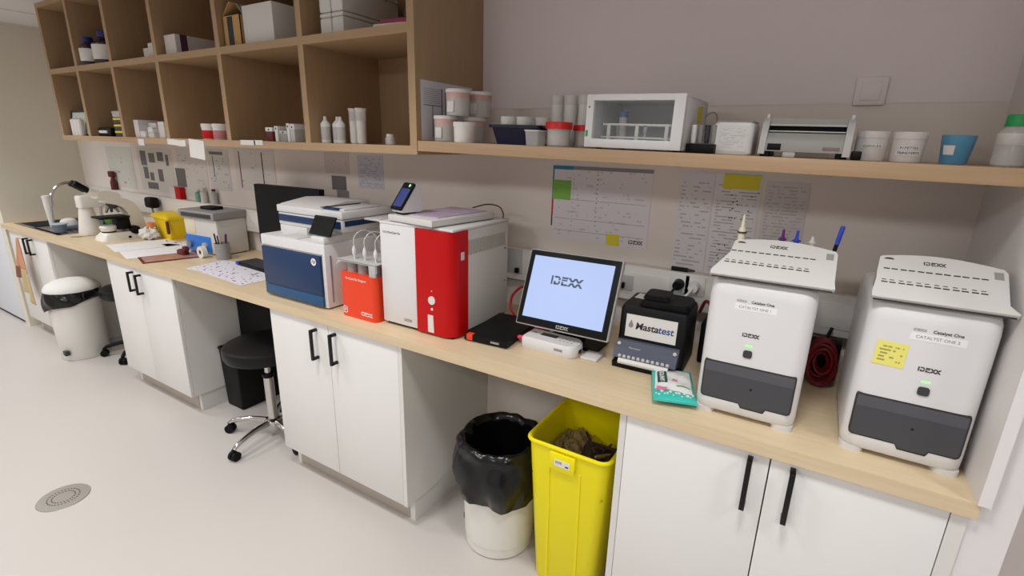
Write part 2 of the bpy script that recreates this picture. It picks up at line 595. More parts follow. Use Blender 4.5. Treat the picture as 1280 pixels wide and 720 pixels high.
cabinet('white double-door cabinet at the right end under the two white analysers', -0.800, -0.001,
        [(-0.780, -0.394, -0.440, 0.697, 0.846), (-0.394, -0.031, -0.341, 0.697, 0.848)], True, True)
cabinet('white double-door cabinet under the printer, between the stool and the bagged bin', -2.512, -1.682,
        [(-2.512, -2.106, -2.184, 0.684, 0.826), (-2.106, -1.702, -2.061, 0.690, 0.831)], False, True)
cabinet('white double-door cabinet below the loose papers, left of the chrome-legged stool', -4.204, -3.402,
        [(-4.204, -3.812, -3.862, 0.706, 0.829), (-3.812, -3.402, -3.771, 0.700, 0.824)], False, False)
cabinet('white double-door cabinet under the sink with a towel on its handle', -5.96, -5.18,
        [(-5.96, -5.515, -5.551, 0.713, 0.838), (-5.515, -5.18, -5.462, 0.714, 0.836)], False, False, open_top=True)

# ------------------------------------------------------------------ pigeon-hole shelving
CF = -0.437
CX = [-4.975, -4.545, -4.066, -3.543, -2.953, -2.350, -1.740]
TH = 0.034
ZM = 2.030
t = thing('cubby_shelf', 'tall open beech pigeon-hole shelving fixed to the back wall', 'shelving', (-3.35, -0.2, 1.58))
for i, x in enumerate(CX):
    g = G(t)
    z0 = 1.606
    g.box(x - TH / 2, x + TH / 2, CF, -0.0135, z0, 2.40, CUBW)
    g.obj('divider' if 0 < i < 6 else 'side_panel', t, smooth=False)
xl, xr = CX[0] - TH / 2, CX[-1] + TH / 2
g = G(t); g.box(xl, xr, CF, -0.002, 1.574, 1.606, SHELFW); g.obj('bottom_board', t, smooth=False)
g = G(t); g.box(xl, xr, CF, -0.002, 2.40, 2.428, CUBX); g.obj('top_board', t, smooth=False)
g = G(t); g.box(xl, xr, -0.0135, -0.002, 1.606, 2.40, CUBW); g.obj('back_panel', t, smooth=False)
for a, b in zip(CX[:-1], CX[1:]):
    g = G(t); g.box(a + TH / 2, b - TH / 2, CF, -0.0135, ZM - 0.032, ZM, CUBX); g.obj('shelf_board', t, smooth=False)
ZB2 = 1.6065     # top of the bottom board
ZM2 = ZM + 0.0005

# ------------------------------------------------------------------ the open wall shelf on the right (very slightly out of level)
SL = 0.0165
def sz(x):
    return 1.6115 - SL * (x + 0.87)
t = thing('wall_shelf', 'open birch shelf on the right of the pigeon-holes, full of jars and small machines', 'shelf', (-0.87, 0, sz(-0.87)), ry=SL)
g = G(); g.box(-0.850, 0.869, CF, -0.002, -0.038, 0.0, SHELFW, 0.0015)
g.obj('board', t)
def on_shelf(name, label, cat, x, y, group=None):
    return thing(name, label, cat, (x, y, sz(x) + 0.0004), ry=SL, group=group)

# ------------------------------------------------------------------ the two white chemistry analysers
def lerp2(p, q, k):
    return p + (q - p) * k

def analyser(label, x0, x1, number, tray, dx):
    xc = (x0 + x1) / 2
    w = (x1 - x0) / 2
    yf, yb = -0.537, -0.175
    t = thing('chemistry_analyser', label, 'lab analyser', (xc, -0.36, H), group='white chemistry analysers')
    # body: rounded in plan, rolling back at the top front edge
    g = G(t)
    def ring(z, dy, inset):
        return [(x, y, z) for x, y in rrect(xc - w + inset, xc + w - inset, yf + dy, yb - inset, (0.034, 0.034, 0.03, 0.03), 6)]
    z0 = H + 0.013
    rings = [ring(z0, 0.006, 0.005), ring(z0 + 0.008, 0.001, 0.001), ring(z0 + 0.03, 0, 0), ring(1.25, 0.0, 0.0), ring(1.272, 0.003, 0.001), ring(1.285, 0.010, 0.004), ring(1.292, 0.020, 0.010), ring(1.296, 0.036, 0.02)]
    g.loft(rings, DEVW)
    g.obj('body', t)
    for sx in (-1, 1):
        for yy in (yf + 0.003, yb - 0.07):
            g = G(t)
            px = xc + sx * (w - 0.028)
            g.loft([[(x, y, z) for x, y in rrect(px - 0.026, px + 0.026, yy, yy + 0.06, 0.018, 4)] for z in (H, H + 0.016)], DEVW2)
            g.obj('foot', t)
    # drawer front: charcoal, with a lower grip tab
    def frame(poly, m, name, y0, y1):
        g = G(t)
        g.prism([(xc + a * w, z) for a, z in poly], 'xz', y0, y1, m)
        return g.obj(name, t)
    poly = [(-0.80, 0.953), (-0.10, 0.953), (-0.05, 0.942), (0.38, 0.942), (0.42, 0.953), (0.80, 0.953), (0.85, 0.957), (0.865, 0.966), (0.865, 1.052), (0.85, 1.058), (-0.85, 1.058), (-0.865, 1.052), (-0.865, 0.966), (-0.85, 0.957)]
    frame(poly, DRAWER, 'drawer_front', yf - 0.0025, yf + 0.004)
    frame([(-0.865, 1.030), (0.865, 1.030), (0.865, 1.052), (0.85, 1.058), (-0.85, 1.058), (-0.865, 1.052)], DRAWER2, 'drawer_band', yf - 0.0032, yf - 0.0024)
    # seam line round the drawer
    g = G(t)
    g.prism([(xc + a * w * 1.035, 1.005 + (z - 1.005) * 1.07) for a, z in poly], 'xz', yf - 0.0008, yf + 0.004, SLOT)
    g.obj('drawer_seam', t)
    g = G(t); g.cyl((xc + 0.012, yf - 0.0035, 0.999), (xc + 0.012, yf, 0.999), 0.0032, m=GAPM, n=12); g.obj('drawer_lock', t)
    g = G(t); g.prism(rrect(xc + dx - 0.011, xc + dx + 0.011, 1.087, 1.108, 0.006), 'xz', yf - 0.003, yf, DKGREY); g.obj('power_button', t)
    g = G(t); g.prism(rrect(xc + dx - 0.0085, xc + dx + 0.0085, 1.1175, 1.1225, 0.002), 'xz', yf - 0.001, yf, LEDG); g.obj('status_light', t)
    ox, oy, oz = t.location
    L = lambda x, z, d=0.0006: (x - ox, yf - d - oy, z - oz)
    logo(0.040, L(xc + dx, 1.150), INK, t)
    text('IDEXX', 0.0085, L(xc + dx - 0.034, 1.241), INKL, t)
    text('Catalyst One', 0.0100, L(xc + dx + 0.016, 1.241), INK, t, bold=0.00012)
    g = G(t); g.box(xc + dx - 0.049, xc + dx + 0.051, yf - 0.0006, yf + 0.001, 1.2165, 1.2330, LABELW); g.obj('label_strip', t, smooth=False)
    text('CATALYST ONE ' + number, 0.0098, L(xc + dx, 1.2250, 0.0008), INKL, t)
    # sloping tip rack on top
    y_lo, z_lo, y_hi, z_hi = yf - 0.006, 1.300, -0.425, 1.378
    ang = math.atan2(z_hi - z_lo, y_hi - y_lo)
    S = math.hypot(z_hi - z_lo, y_hi - y_lo)
    g = G()
    a, b, ta, tb_, flare = tray
    out = [(a, 0.0), (b, 0.0), (b + 0.001, 0.004), (b - flare, 0.024), (b - flare, 0.03), (tb_, S * 0.86), (tb_ - 0.006, S * 0.94)]
    n = 14
    for k in range(n + 1):
        u = k / n
        x = (tb_ - 0.012) * (1 - u) + (ta + 0.004) * u
        out.append((x, S * (0.945 + 0.03 * u) + 0.016 * math.sin(PI * u) ** 0.9))
    out += [(ta, S * 0.95), (ta - 0.004, S * 0.62), (lerp2(ta, a, 0.45), S * 0.42), (a, 0.016)]
    g.prism(out, 'xy', -0.009, 0.0, DEVW2)
    # skirt below the plate down to the body
    rack = g.obj('tip_rack', t, loc=(0, y_lo - oy, z_lo + 0.006 - oz), rot=(ang, 0, 0))
    g = G(t)
    prof = [(y_lo + 0.012, 1.2955), (y_hi + 0.012, z_hi - 0.006), (y_hi + 0.05, z_hi - 0.03), (y_hi + 0.06, 1.2955)]
    g.prism(prof, 'yz', xc + max(ta, -w) + 0.004, xc + min(tb_, w) - 0.006, DEVW2)
    g.obj('rack_body', t)
    g = G(t); g.box(xc + a + 0.004, xc + b - 0.004, y_lo + 0.002, y_lo + 0.02, 1.2965, 1.3, SLOT); g.obj('rack_gap', t)
    xs = []
    pit = 0.84 * (tb_ - ta) / 6
    for k in range(6):
        for j in (0, 1):
            xs.append((ta + a) / 2 + 0.012 + k * pit + j * 0.47 * pit)
    for k, x in enumerate(xs):
        for (yy, hh, ww) in ((S * 0.66, 0.0036, 0.37 * pit), (S * 0.34, 0.0036, 0.37 * pit), (S * 0.40, 0.0022, 0.26 * pit)):
            kx = (ta - a) * (yy / S - 0.5) * 0.8
            g = G(); g.box(x + kx, x + ww + kx, yy, yy + hh, -0.001, 0.0004, SLOT); g.obj('slot', rack, smooth=False)
    g = G(); g.box(tb_ - 0.024, tb_ - 0.008, S * 0.70, S * 0.86, -0.001, 0.0004, GREYP); g.obj('pen_hole', rack, smooth=False)
    g = G(); g.prism([(ta + 0.010 + 0.010 * math.cos(R(q)) + 0.008, S * 0.90 + 0.006 * math.sin(R(q))) for q in range(0, 181, 20)], 'xy', -0.001, 0.0004, SLOT); g.obj('corner_notch', rack, smooth=False)
    logo(0.040, ((ta + tb_) / 2 - 0.012, S * 0.88, 0.0003), INK, rack, rot=(0, 0, 0))
    return t, rack, S

A1, RK1, S1 = analyser('white boxy analyser with a blue pen in its top rack, near the wipes packet', -0.610, -0.356, '1', (-0.131, 0.152, -0.094, 0.149, 0.002), -0.010)
A2, RK2, S2 = analyser('white boxy analyser with a yellow note on its front, against the end panel', -0.255, -0.013, '2', (-0.124, 0.130, -0.113, 0.119, 0.014), 0.013)
# notes and things standing in the racks
g = G(); g.box(-0.030, 0.030, -0.0004, 0.0004, -0.030, 0.030, paper('pale sticky note', (236, 228, 122), (170, 160, 90), 7, 3, 0.5, margin=0.12))
tag(g.obj('sticky_note', loc=(-0.197, -0.5376, 1.172), rot=(0, R(2), 0), smooth=False), 'pale yellow sticky note on the front of the right-hand white analyser', 'sticky note')
t = thing('pen', 'blue and black ballpoint pen standing in the left analyser rack', 'pen', (-0.3465, -0.418, 1.350), rz=0)
t.rotation_euler = (R(-6), R(8), 0)
g = G(); g.lathe([(0.0014, -0.004), (0.0045, 0.006), (0.0048, 0.03), (0.0048, 0.045)], (0, 0, 0), BLACK, 12); g.obj('grip', t)
g = G(); g.lathe([(0.0052, 0.045), (0.0056, 0.06), (0.0056, 0.088), (0.004, 0.0935)], (0, 0, 0), BLUEP, 12); g.obj('cap', t)
g = G(); g.box(-0.0015, 0.0015, -0.0085, -0.006, 0.055, 0.09, BLUEP, 0.0006); g.obj('clip', t)
def tip(label, x, m, h=0.032, r=0.007):
    y = -0.408
    t = thing('pipette_tip', label, 'pipette tip', (x, y, 1.388), group='pipette tips along the rack top')
    g = G(); g.lathe([(r, -0.012), (r, 0.008), (r * 0.6, 0.011), (r * 0.42, h)], (0, 0, 0), m, 12); g.obj('barrel', t)
    g = G(); g.lathe([(r * 1.6, 0.004), (r * 1.6, 0.006)], (0, 0, 0), m, 12); g.obj('collar', t)
    return t
tip('purple pipette tip standing on the rack top of the left analyser', -0.464, PURPLE)
tip('bright blue pipette tip standing on the rack top of the left analyser', -0.431, BLUEP)
tip('colourless pipette tip standing on the rack top of the left analyser', -0.395, CLEAR, 0.02)
t = thing('dropper_bottle', 'cream nozzle bottle poking up behind the left analyser rack', 'bottle', (-0.568, -0.385, 1.330))
g = G(); g.lathe([(0.010, 0), (0.010, 0.075), (0.007, 0.082)], (0, 0, 0), CREAM, 14); g.obj('bottle_body', t)
g = G(); g.lathe([(0.006, 0.082), (0.005, 0.095), (0.0025, 0.118)], (0, 0, 0), CREAM, 12); g.obj('nozzle', t)
g = G(); g.lathe([(0.0125, 0.066), (0.0125, 0.070)], (0, 0, 0), DKGREY, 14); g.obj('ring', t)

# ------------------------------------------------------------------ office printer
t = thing('laser_printer', 'white and navy office printer with a tilted touch screen', 'printer', (-2.377, -0.36, H))
g = G(t)
g.box(-2.600, -2.154, -0.555, -0.14, H + 0.006, 1.192, DEVW, 0.006)
g.box(-2.595, -2.160, -0.45, -0.15, 1.190, 1.226, DEVW, 0.004)
for x in (-2.56, -2.20):
    for y in (-0.52, -0.19):
        g.cyl((x, y, H), (x, y, H + 0.008), 0.014, m=BLACK)
g.obj('body', t)
g = G(t); g.box(-2.580, -2.172, -0.568, -0.553, 0.962, 1.140, HPBLUE, 0.003); g.obj('front_cover', t)
g = G(t); g.box(-2.580, -2.172, -0.568, -0.553, 0.912, 0.9605, HPBLUE2, 0.002); g.obj('paper_tray', t)
g = G(t); g.box(-2.583, -2.169, -0.562, -0.553, 1.141, 1.147, GREYP, 0.001); g.obj('cover_lip', t)
g = G(t); g.box(-2.1545, -2.152, -0.53, -0.522, 0.93, 1.14, GREYP); g.obj('side_seam', t)
ox, oy, oz = t.location
g = G(t); g.cyl((-2.212, -0.5685, 1.112), (-2.212, -0.5697, 1.112), 0.0165, m=WPRINT, n=28); bd = g.obj('badge', t)
text('hp', 0.024, (-2.212 - ox, -0.5700 - oy, 1.115 - oz), HPBLUE, t, shear=0.3)
# scanner unit
g = G(t)
g.box(-2.598, -2.150, -0.452, -0.14, 1.226, 1.284, DEVW, 0.006)
g.box(-2.602, -2.146, -0.456, -0.135, 1.286, 1.320, DEVW, 0.006)
g.obj('scanner_unit', t)
g = G(t); g.box(-2.590, -2.160, -0.4565, -0.452, 1.244, 1.276, HPBLUE, 0.001); g.obj('scanner_band', t)
g = G(t); g.box(-2.1505, -2.148, -0.44, -0.20, 1.254, 1.278, HPBLUE); g.obj('side_band', t)
g = G(t)
g.prism([(-0.45, 1.320), (-0.16, 1.320), (-0.16, 1.338), (-0.30, 1.346), (-0.44, 1.325)], 'yz', -2.585, -2.29, DEVW)
g.box(-2.31, -2.17, -0.42, -0.20, 1.320, 1.327, DEVW, 0.002)
g.obj('document_feeder', t)
g = G(t); g.box(-2.31, -2.20, -0.435, -0.405, 1.3205, 1.3285, HPBLUE); g.box(-2.30, -2.285, -0.42, -0.22, 1.327, 1.331, GAPM); g.obj('feeder_slot', t)
g = G(t); g.box(-2.155, -2.05, -0.33, -0.16, 1.274, 1.284, DEVW, 0.003); g.obj('feeder_side_tray', t)
# screen
g = G(); g.box(-0.068, 0.068, -0.004, 0.005, 0.0, 0.088, BLACK, 0.003)
scr = g.obj('touch_screen', t, loc=(-2.195 - ox, -0.540 - oy, 1.226 - oz), rot=(R(-28), 0, 0))
g = G(); g.box(-0.058, 0.058, -0.0046, -0.0038, 0.010, 0.078, SCREENOFF); g.obj('display', scr)
g = G(t); g.box(-2.24, -2.154, -0.553, -0.45, 1.190, 1.222, DEVW, 0.006); g.obj('screen_mount', t)
g = G(t); g.box(-2.39, -2.30, -0.4575, -0.449, 1.196, 1.226, GREYP, 0.002); g.obj('output_sensor', t)
g = G(t); g.box(-2.47, -2.34, -0.545, -0.46, 1.1915, 1.196, DEVW2, 0.001); g.obj('output_stop', t)

# ------------------------------------------------------------------ orange reagent pack
t = thing('reagent_pack', 'orange reagent pack with three tube lines on top', 'reagent pack', (-1.955, -0.45, H))
g = G(t)
g.loft([[(x, y, z) for x, y in rrect(-2.068, -1.860, -0.558, -0.36, 0.022, 5)] for z in (H, 1.092)], ORANGE)
g.obj('orange_sleeve', t)
for k in range(3):
    x = -2.024 + 0.062 * k
    g = G(t); g.lathe([(0.025, 1.086), (0.025, 1.135), (0.020, 1.139)], (x, -0.515, 0), GREYP, 18); g.obj('bottle_neck', t)
    x2 = x + 0.010
    g = G(t); g.lathe([(0.0045, 1.1455), (0.0045, 1.158), (0.009, 1.168), (0.009, 1.184), (0.0035, 1.200)], (x2, -0.515, 0), DEVW, 12); g.obj('connector', t)
    g = G(t); g.tube([(x2, -0.515, 1.198), (x2, -0.512, 1.235), (x2 + 0.012, -0.48, 1.262), (x2 + 0.022, -0.43, 1.245), (x2 + 0.024, -0.40, 1.205), (x2 + 0.022, -0.385, 1.146)], 0.0020, CLEAR, 8); g.obj('tube_line', t)
g = G(t)
g.prism([(-2.085, 1.120), (-2.075, 1.136), (-2.075, 1.145), (-1.855, 1.145), (-1.855, 1.110), (-1.865, 1.110), (-1.865, 1.138), (-2.05, 1.138)], 'xz', -0.555, -0.545, LGREY)
g.box(-2.080, -1.855, -0.555, -0.37, 1.1395, 1.1455, LGREY, 0.002)
g.box(-1.892, -1.858, -0.556, -0.546, 1.092, 1.142, LGREY, 0.002)
g.obj('bottle_clip', t)
ox, oy, oz = t.location
text('ProCyte Dx Reagent', 0.014, (-1.968 - ox, -0.5586 - oy, 1.070 - oz), WPRINT, t)
logo(0.062, (-1.914 - ox, -0.5583 - oy, 0.928 - oz), WPRINT, t)
g = G(t)
for (a, b, c, d2) in ((-2.052, -2.028, 0.915, 0.918), (-2.052, -2.028, 0.942, 0.945), (-2.052, -2.049, 0.915, 0.945), (-2.031, -2.028, 0.915, 0.945), (-2.043, -2.037, 0.925, 0.937)):
    g.box(a, b, -0.5587, -0.557, c, d2, WPRINT)
g.obj('hazard_mark', t, smooth=False)

# ------------------------------------------------------------------ red and white blood analyser
t = thing('blood_analyser', 'tall white blood analyser with a red front column', 'lab analyser', (-1.665, -0.33, H))
g = G(t)
g.box(-1.848, -1.492, -0.505, -0.140, H + 0.012, 1.312, DEVW2, 0.005)
g.box(-1.846, -1.664, -0.530, -0.50, H + 0.012, 1.312, DEVW, 0.004)
g.box(-1.852, -1.488, -0.526, -0.136, 1.3125, 1.322, DEVW, 0.003)
g.obj('housing', t)
g = G(t); g.box(-1.835, -1.50, -0.515, -0.15, H, H + 0.013, GAPM); g.obj('base', t)  # near-black block stands in for the shaded gap under the housing
g = G(t)
g.loft([[(x, y, z) for x, y in rrect(-1.663, -1.483, -0.533, -0.44, (0.003, 0.05, 0.0, 0.0), 8)] for z in (H + 0.008, 1.3125)], RED)
g.obj('red_column', t)
yf = -0.5335
g = G(t); g.cyl((-1.585, yf + 0.002, 1.045), (-1.585, yf - 0.003, 1.045), 0.0165, m=FOAM, n=28); g.obj('start_button', t)
g = G(t); g.cyl((-1.585, yf + 0.002, 1.010), (-1.585, yf - 0.001, 1.010), 0.0055, m=FOAM, n=16); g.cyl((-1.585, yf + 0.002, 1.082), (-1.585, yf - 0.001, 1.082), 0.0025, m=FOAM, n=10); g.obj('indicator_dots', t)
g = G(t); g.prism([(-1.606, 0.915), (-1.577, 0.915), (-1.580, 0.985), (-1.606, 0.985)], 'xz', yf - 0.001, yf + 0.003, FOAM); g.obj('tube_slot_panel', t)
g = G(t); g.box(-1.4838, -1.4815, -0.485, -0.465, 1.205, 1.235, DEVW2, 0.001); g.obj('side_latch', t)
ox, oy, oz = t.location
logo(0.040, (-1.712 - ox, -0.5306 - oy, 0.938 - oz), INKL, t)
text('IDEXX', 0.0115, (-1.812 - ox, -0.5306 - oy, 1.282 - oz), INKL, t)
text('ProCyte Dx', 0.0125, (-1.768 - ox, -0.5306 - oy, 1.282 - oz), INK, t)
# louvre on the side
ventm = M('grey vent mesh', (176, 172, 164), 0.6)
g = G(t)
for k in range(26):
    y = -0.455 + k * 0.0112
    g.box(-1.4922, -1.4905, y, y + 0.0075, 1.215, 1.270, ventm)
g.obj('side_vent', t, smooth=False)
g = G(t)
for y, z in ((-0.465, 1.06), (-0.165, 1.20), (-0.165, 1.06)):
    g.cyl((-1.4925, y, z), (-1.490, y, z), 0.0035, m=DKGREY, n=10)
g.obj('side_screws', t)

# on top of it
t = thing('slide_tray', 'shallow white tray lying on top of the red and white analyser', 'tray', (-1.668, -0.345, 1.3225), rz=R(-7))
g = G()
g.box(-0.118, 0.128, -0.19, 0.16, 0.004, 0.028, DEVW2, 0.003)
g.box(-0.112, 0.122, -0.185, 0.155, 0.0, 0.004, GREYP)
g.obj('tray_body', t)
tag((lambda: (G().box(-0.11, 0.08, -0.15, 0.14, 0, 0.003, LILAC).obj('brochure', loc=(-1.655, -0.335, 1.3507), rot=(0, 0, R(-4)), smooth=False)))(), 'lilac printed brochure on the tray over the red and white analyser', 'brochure')
t = thing('touch_reader', 'small handset with a dark tilted screen on the tray over the red column', 'handset', (-1.765, -0.478, 1.3515), rz=R(-14))
g = G()
prof = [(-0.030, 0.016), (-0.026, 0.008), (0.055, 0.008), (0.066, 0.020), (0.052, 0.104), (0.040, 0.112)]
g.prism(prof, 'yz', -0.036, 0.036, DEVW)
g.obj('handset_body', t)
d = Vector((0, 0.070, 0.096)).normalized()
ang = math.atan2(d.z, d.y)
g = G(); g.prism(rrect(-0.037, 0.037, 0.0, 0.120, 0.008), 'xy', 0.0, 0.006, BLACK)
sc = g.obj('bezel', t, loc=(0, -0.033, 0.016), rot=(ang, 0, 0))
g = G(); g.prism(rrect(-0.028, 0.028, 0.014, 0.094, 0.003), 'xy', 0.006, 0.0066, SCREENMINI); g.obj('display', sc)
g = G(); g.cyl((0.012, 0.108, 0.0055), (0.012, 0.108, 0.0068), 0.006, m=LEDG, n=14); g.obj('status_light', sc)
g = G(); g.box(-0.026, 0.026, -0.022, 0.04, 0.0, 0.010, BLACK, 0.003); g.obj('stand_foot', t)
g = G(); g.tube([(-1.66, -0.165, 1.3545), (-1.60, -0.145, 1.372), (-1.54, -0.145, 1.368), (-1.505, -0.165, 1.345), (-1.50, -0.175, 1.3255)], 0.0028, DRED, 8)
tag(g.obj('cable'), 'dark red cable looping over the back of the red and white analyser', 'cable')

# ------------------------------------------------------------------ black mini computer
t = thing('mini_computer', 'flat black box computer with an orange corner tag in front of the red column', 'computer', (-1.386, -0.350, H), rz=R(4))
g = G(); g.box(-0.086, 0.098, -0.142, 0.142, 0.003, 0.029, BLACK, 0.004); g.obj('case', t)
g = G(); g.box(-0.074, -0.048, -0.1428, -0.12, 0.006, 0.0295, ORANGE, 0.001); g.obj('orange_tag', t)
g = G(); g.box(0.030, 0.066, -0.1426, -0.1415, 0.012, 0.020, GREYP); g.obj('badge', t)
g = G(); g.box(-0.07, 0.085, 0.1415, 0.146, 0.010, 0.026, STEEL); g.obj('port_panel', t)
g = G()
for x in (-0.072, 0.085):
    for y in (-0.125, 0.125):
        g.cyl((x, y, 0), (x, y, 0.004), 0.008, m=RUBBER, n=10)
g.obj('feet', t)

# ------------------------------------------------------------------ touch monitor
t = thing('touch_monitor', 'tilted touch monitor with a glowing pale blue screen and dark logo', 'monitor', (-1.112, -0.335, H))
W2, HH = 0.181, 0.288
tl = R(-23)
base = (0.0, -0.066, 0.080)
g = G(); g.box(-W2, W2, 0.0, 0.026, 0, HH, LGREY, 0.006)
scr = g.obj('screen_shell', t, loc=base, rot=(tl, 0, R(1)))
g = G(); g.box(-W2 + 0.004, W2 - 0.004, -0.0015, 0.004, 0.004, HH - 0.004, BLACK, 0.004); g.obj('bezel', scr)
g = G(); g.box(-W2 + 0.024, W2 - 0.026, -0.0022, -0.001, 0.032, HH - 0.024, SCREENON); g.obj('display', scr, smooth=False)
SLATE = M('slate logo on screen', (78, 88, 104), 0.5, emit=(70, 80, 100), estr=0.25)
logo(0.120, (-0.012, -0.0026, 0.182), SLATE, scr)
logo(0.046, (0.008, -0.0019, 0.016), LGREY, scr)
g = G()
g.prism([(0.005, 0.0), (0.14, 0.0), (0.14, 0.006), (0.005, 0.012)], 'yz', -0.10, 0.12, BLACK)
g.box(-0.05, 0.05, 0.035, 0.07, 0.006, 0.19, BLACK, 0.008)
g.obj('stand', t)
g = G(); g.box(0.088, 0.150, -0.070, 0.004, 0.0, 0.010, DEVW2, 0.004); g.obj('stand_plate', t)

# ------------------------------------------------------------------ white label reader
t = thing('label_reader', 'small white reader with a grey display lying in front of the touch monitor', 'reader', (-1.141, -0.385, H), rz=R(-1))
g = G(); g.loft([[(x, y, z) for x, y in rrect(-0.108 + i, 0.108 - i, -0.050 + i, 0.050 - i, (0.012, 0.034, 0.034, 0.012), 5)] for z, i in ((0.0, 0.003), (0.006, 0.0), (0.038, 0.0), (0.046, 0.004))], DEVW); g.obj('case', t)
g = G(); g.box(-0.054, 0.012, 0.000, 0.026, 0.0455, 0.0468, SCREENOFF); g.obj('display', t)
g = G()
for i in range(4):
    for j in range(2):
        g.box(0.030 + 0.015 * i, 0.036 + 0.015 * i, -0.012 + 0.02 * j, -0.007 + 0.02 * j, 0.0455, 0.0466, INKL)
g.box(-0.088, -0.074, 0.010, 0.016, 0.0455, 0.0466, INK)
g.obj('keypad', t, smooth=False)
logo(0.032, (0.046, -0.0503, 0.026), INK, t)
g = G(); g.box(0.1075, 0.1095, -0.012, 0.012, 0.012, 0.026, GAPM); g.obj('port', t)
g = G(); g.tube([(-1.225, -0.40, 0.925), (-1.262, -0.405, 0.925), (-1.30, -0.38, 0.917), (-1.31, -0.30, 0.906), (-1.26, -0.2, 0.905)], 0.0045, PINKPL, 8)
g.cyl((-1.244, -0.403, 0.925), (-1.275, -0.402, 0.925), 0.009, m=PINKPL, n=12)
tag(g.obj('network_cable'), 'pink-plugged cable entering the left end of the white reader', 'cable')

# ------------------------------------------------------------------ black reader with the printed plate
t = thing('mastitis_reader', 'black desktop reader with a printed white plate and a row of wells', 'lab reader', (-0.806, -0.240, H), rz=R(2))
g = G()
g.loft([[(x, y, z) for x, y in rrect(-0.113 + i, 0.113 - i, -0.105 + f, 0.10, (0.014, 0.014, 0.02, 0.02), 4)] for z, i, f in ((0.0, 0.004, 0.0), (0.01, 0, 0), (0.19, 0.0, 0.018), (0.202, 0.005, 0.024))], BLACK)
g.obj('housing', t)
g = G()
g.loft([[(x, y, z) for x, y in rrect(a, b, -0.06, 0.07, 0.02, 4)] for z, a, b in ((0.2025, -0.060, 0.106), (0.218, -0.052, 0.104), (0.223, -0.045, 0.098))], BLACK)
g.loft([[(x, y, z) for x, y in rrect(a, b, -0.04, 0.05, 0.015, 4)] for z, a, b in ((0.223, -0.055, 0.040), (0.238, -0.048, 0.030))], BLACK)
g.obj('carry_handle', t)
sl = math.atan2(0.018, 0.18)
g = G(); g.box(-0.084, 0.086, -0.0012, 0.001, 0.0, 0.078, FOAM)
pl = g.obj('name_plate', t, loc=(-0.005, -0.1068 + 0.0095, 0.098), rot=(-sl, 0, 0), smooth=False)
text('Masta', 0.033, (-0.012, -0.0016, 0.040), INK, pl, bold=0.0008, shear=0.12)
text('test', 0.033, (0.051, -0.0016, 0.040), BLUEINK, pl, bold=0.0006, shear=0.12)
g = G(); g.prism([(-0.066 + 0.0085 * math.cos(R(a)), 0.040 + 0.0085 * math.sin(R(a))) for a in range(-220, 41, 20)] + [(-0.066, 0.060)], 'xz', -0.0016, -0.0011, INKL); g.obj('drop_mark', pl)
g = G()
g.prism([(-0.105, 0.030), (-0.160, 0.040), (-0.155, 0.056), (-0.118, 0.088), (-0.10, 0.088)], 'yz', -0.106, 0.100, M('smoky clear plastic', (104, 108, 124), 0.15, alpha=0.7))
g.obj('well_cover', t)
for k in range(11):
    x = -0.083 + 0.0158 * k
    g = G(); g.cyl((x, -0.1565, 0.0505), (x, -0.1625, 0.044), 0.0058, m=LGREY, n=12); g.obj('well', t)
for x in (-0.094, 0.090):
    g = G(); g.cyl((x, -0.128, 0.077), (x, -0.137, 0.083), 0.006, m=LGREY, n=12); g.obj('cover_knob', t)
g = G(); g.cyl((-0.086, -0.158, 0.030), (0.078, -0.158, 0.030), 0.0105, m=FOAM, n=16); g.obj('well_strip', t)
g = G(); g.prism([(-0.10, 0.0), (-0.150, 0.0), (-0.158, 0.022), (-0.10, 0.03)], 'yz', -0.108, 0.080, BLACK); g.obj('front_lip', t)
text('Mastatest', 0.010, (-0.04, -0.1385, 0.0735), LGREY, t, rot=(R(41), 0, 0))
g = G(); g.box(-0.035, 0.028, -0.03, 0.035, 0, 0.0012, FOAM)
tag(g.obj('paper_slip', loc=(-0.868, -0.195, 1.1028), smooth=False), 'white slip of paper on the black reader beside its handle', 'paper')

# ------------------------------------------------------------------ wipes packet
t = thing('wipes_packet', 'teal and white soft packet of cleaning wipes at the worktop edge', 'wipes', (-0.688, -0.462, H), rz=R(-73))
PL, PW = 0.106, 0.062
def pillow(sgn):
    def fn(u, v):
        a, b = u * 2 - 1, v * 2 - 1
        prof = max(0.0, (1 - abs(a) ** 3.2)) ** 0.6 * max(0.0, 1 - abs(b) ** 3.0) ** 0.6
        wob = 0.0022 * math.sin(9 * a + 4 * b) * math.cos(7 * b) * prof
        z = 0.017 + sgn * (0.0155 * prof) + wob * (1 if sgn > 0 else 0)
        return (a * PL, b * PW * (1 - 0.05 * (1 - abs(a)) * 0), max(z, 0.001))
    return fn
g = G(); g.grid(pillow(1), 28, 16, TEAL); g.grid(pillow(-1), 28, 16, TEAL); pk = g.obj('film', t)
def patch(poly, m, name, lift=0.0006, par=None):
    n = 24
    g = G()
    fn = pillow(1)
    xs = [p[0] for p in poly]; ys = [p[1] for p in poly]
    def f2(u, v):
        (x0, y0), (x1, y1), (x2, y2), (x3, y3) = poly
        x = (x0 * (1 - u) + x1 * u) * (1 - v) + (x3 * (1 - u) + x2 * u) * v
        y = (y0 * (1 - u) + y1 * u) * (1 - v) + (y3 * (1 - u) + y2 * u) * v
        p = fn((x / PL + 1) / 2, (y / PW + 1) / 2)
        return (p[0], p[1], p[2] + lift)
    g.grid(f2, n, n, m)
    return g.obj(name, par or t)
patch([(-0.092, -0.050), (0.055, -0.056), (0.072, 0.050), (-0.092, 0.054)], WFILM, 'white_band', 0.0013)
patch([(-0.064, -0.047), (0.018, -0.047), (0.018, -0.018), (-0.064, -0.018)], DTEAL, 'brand_band', 0.0022)
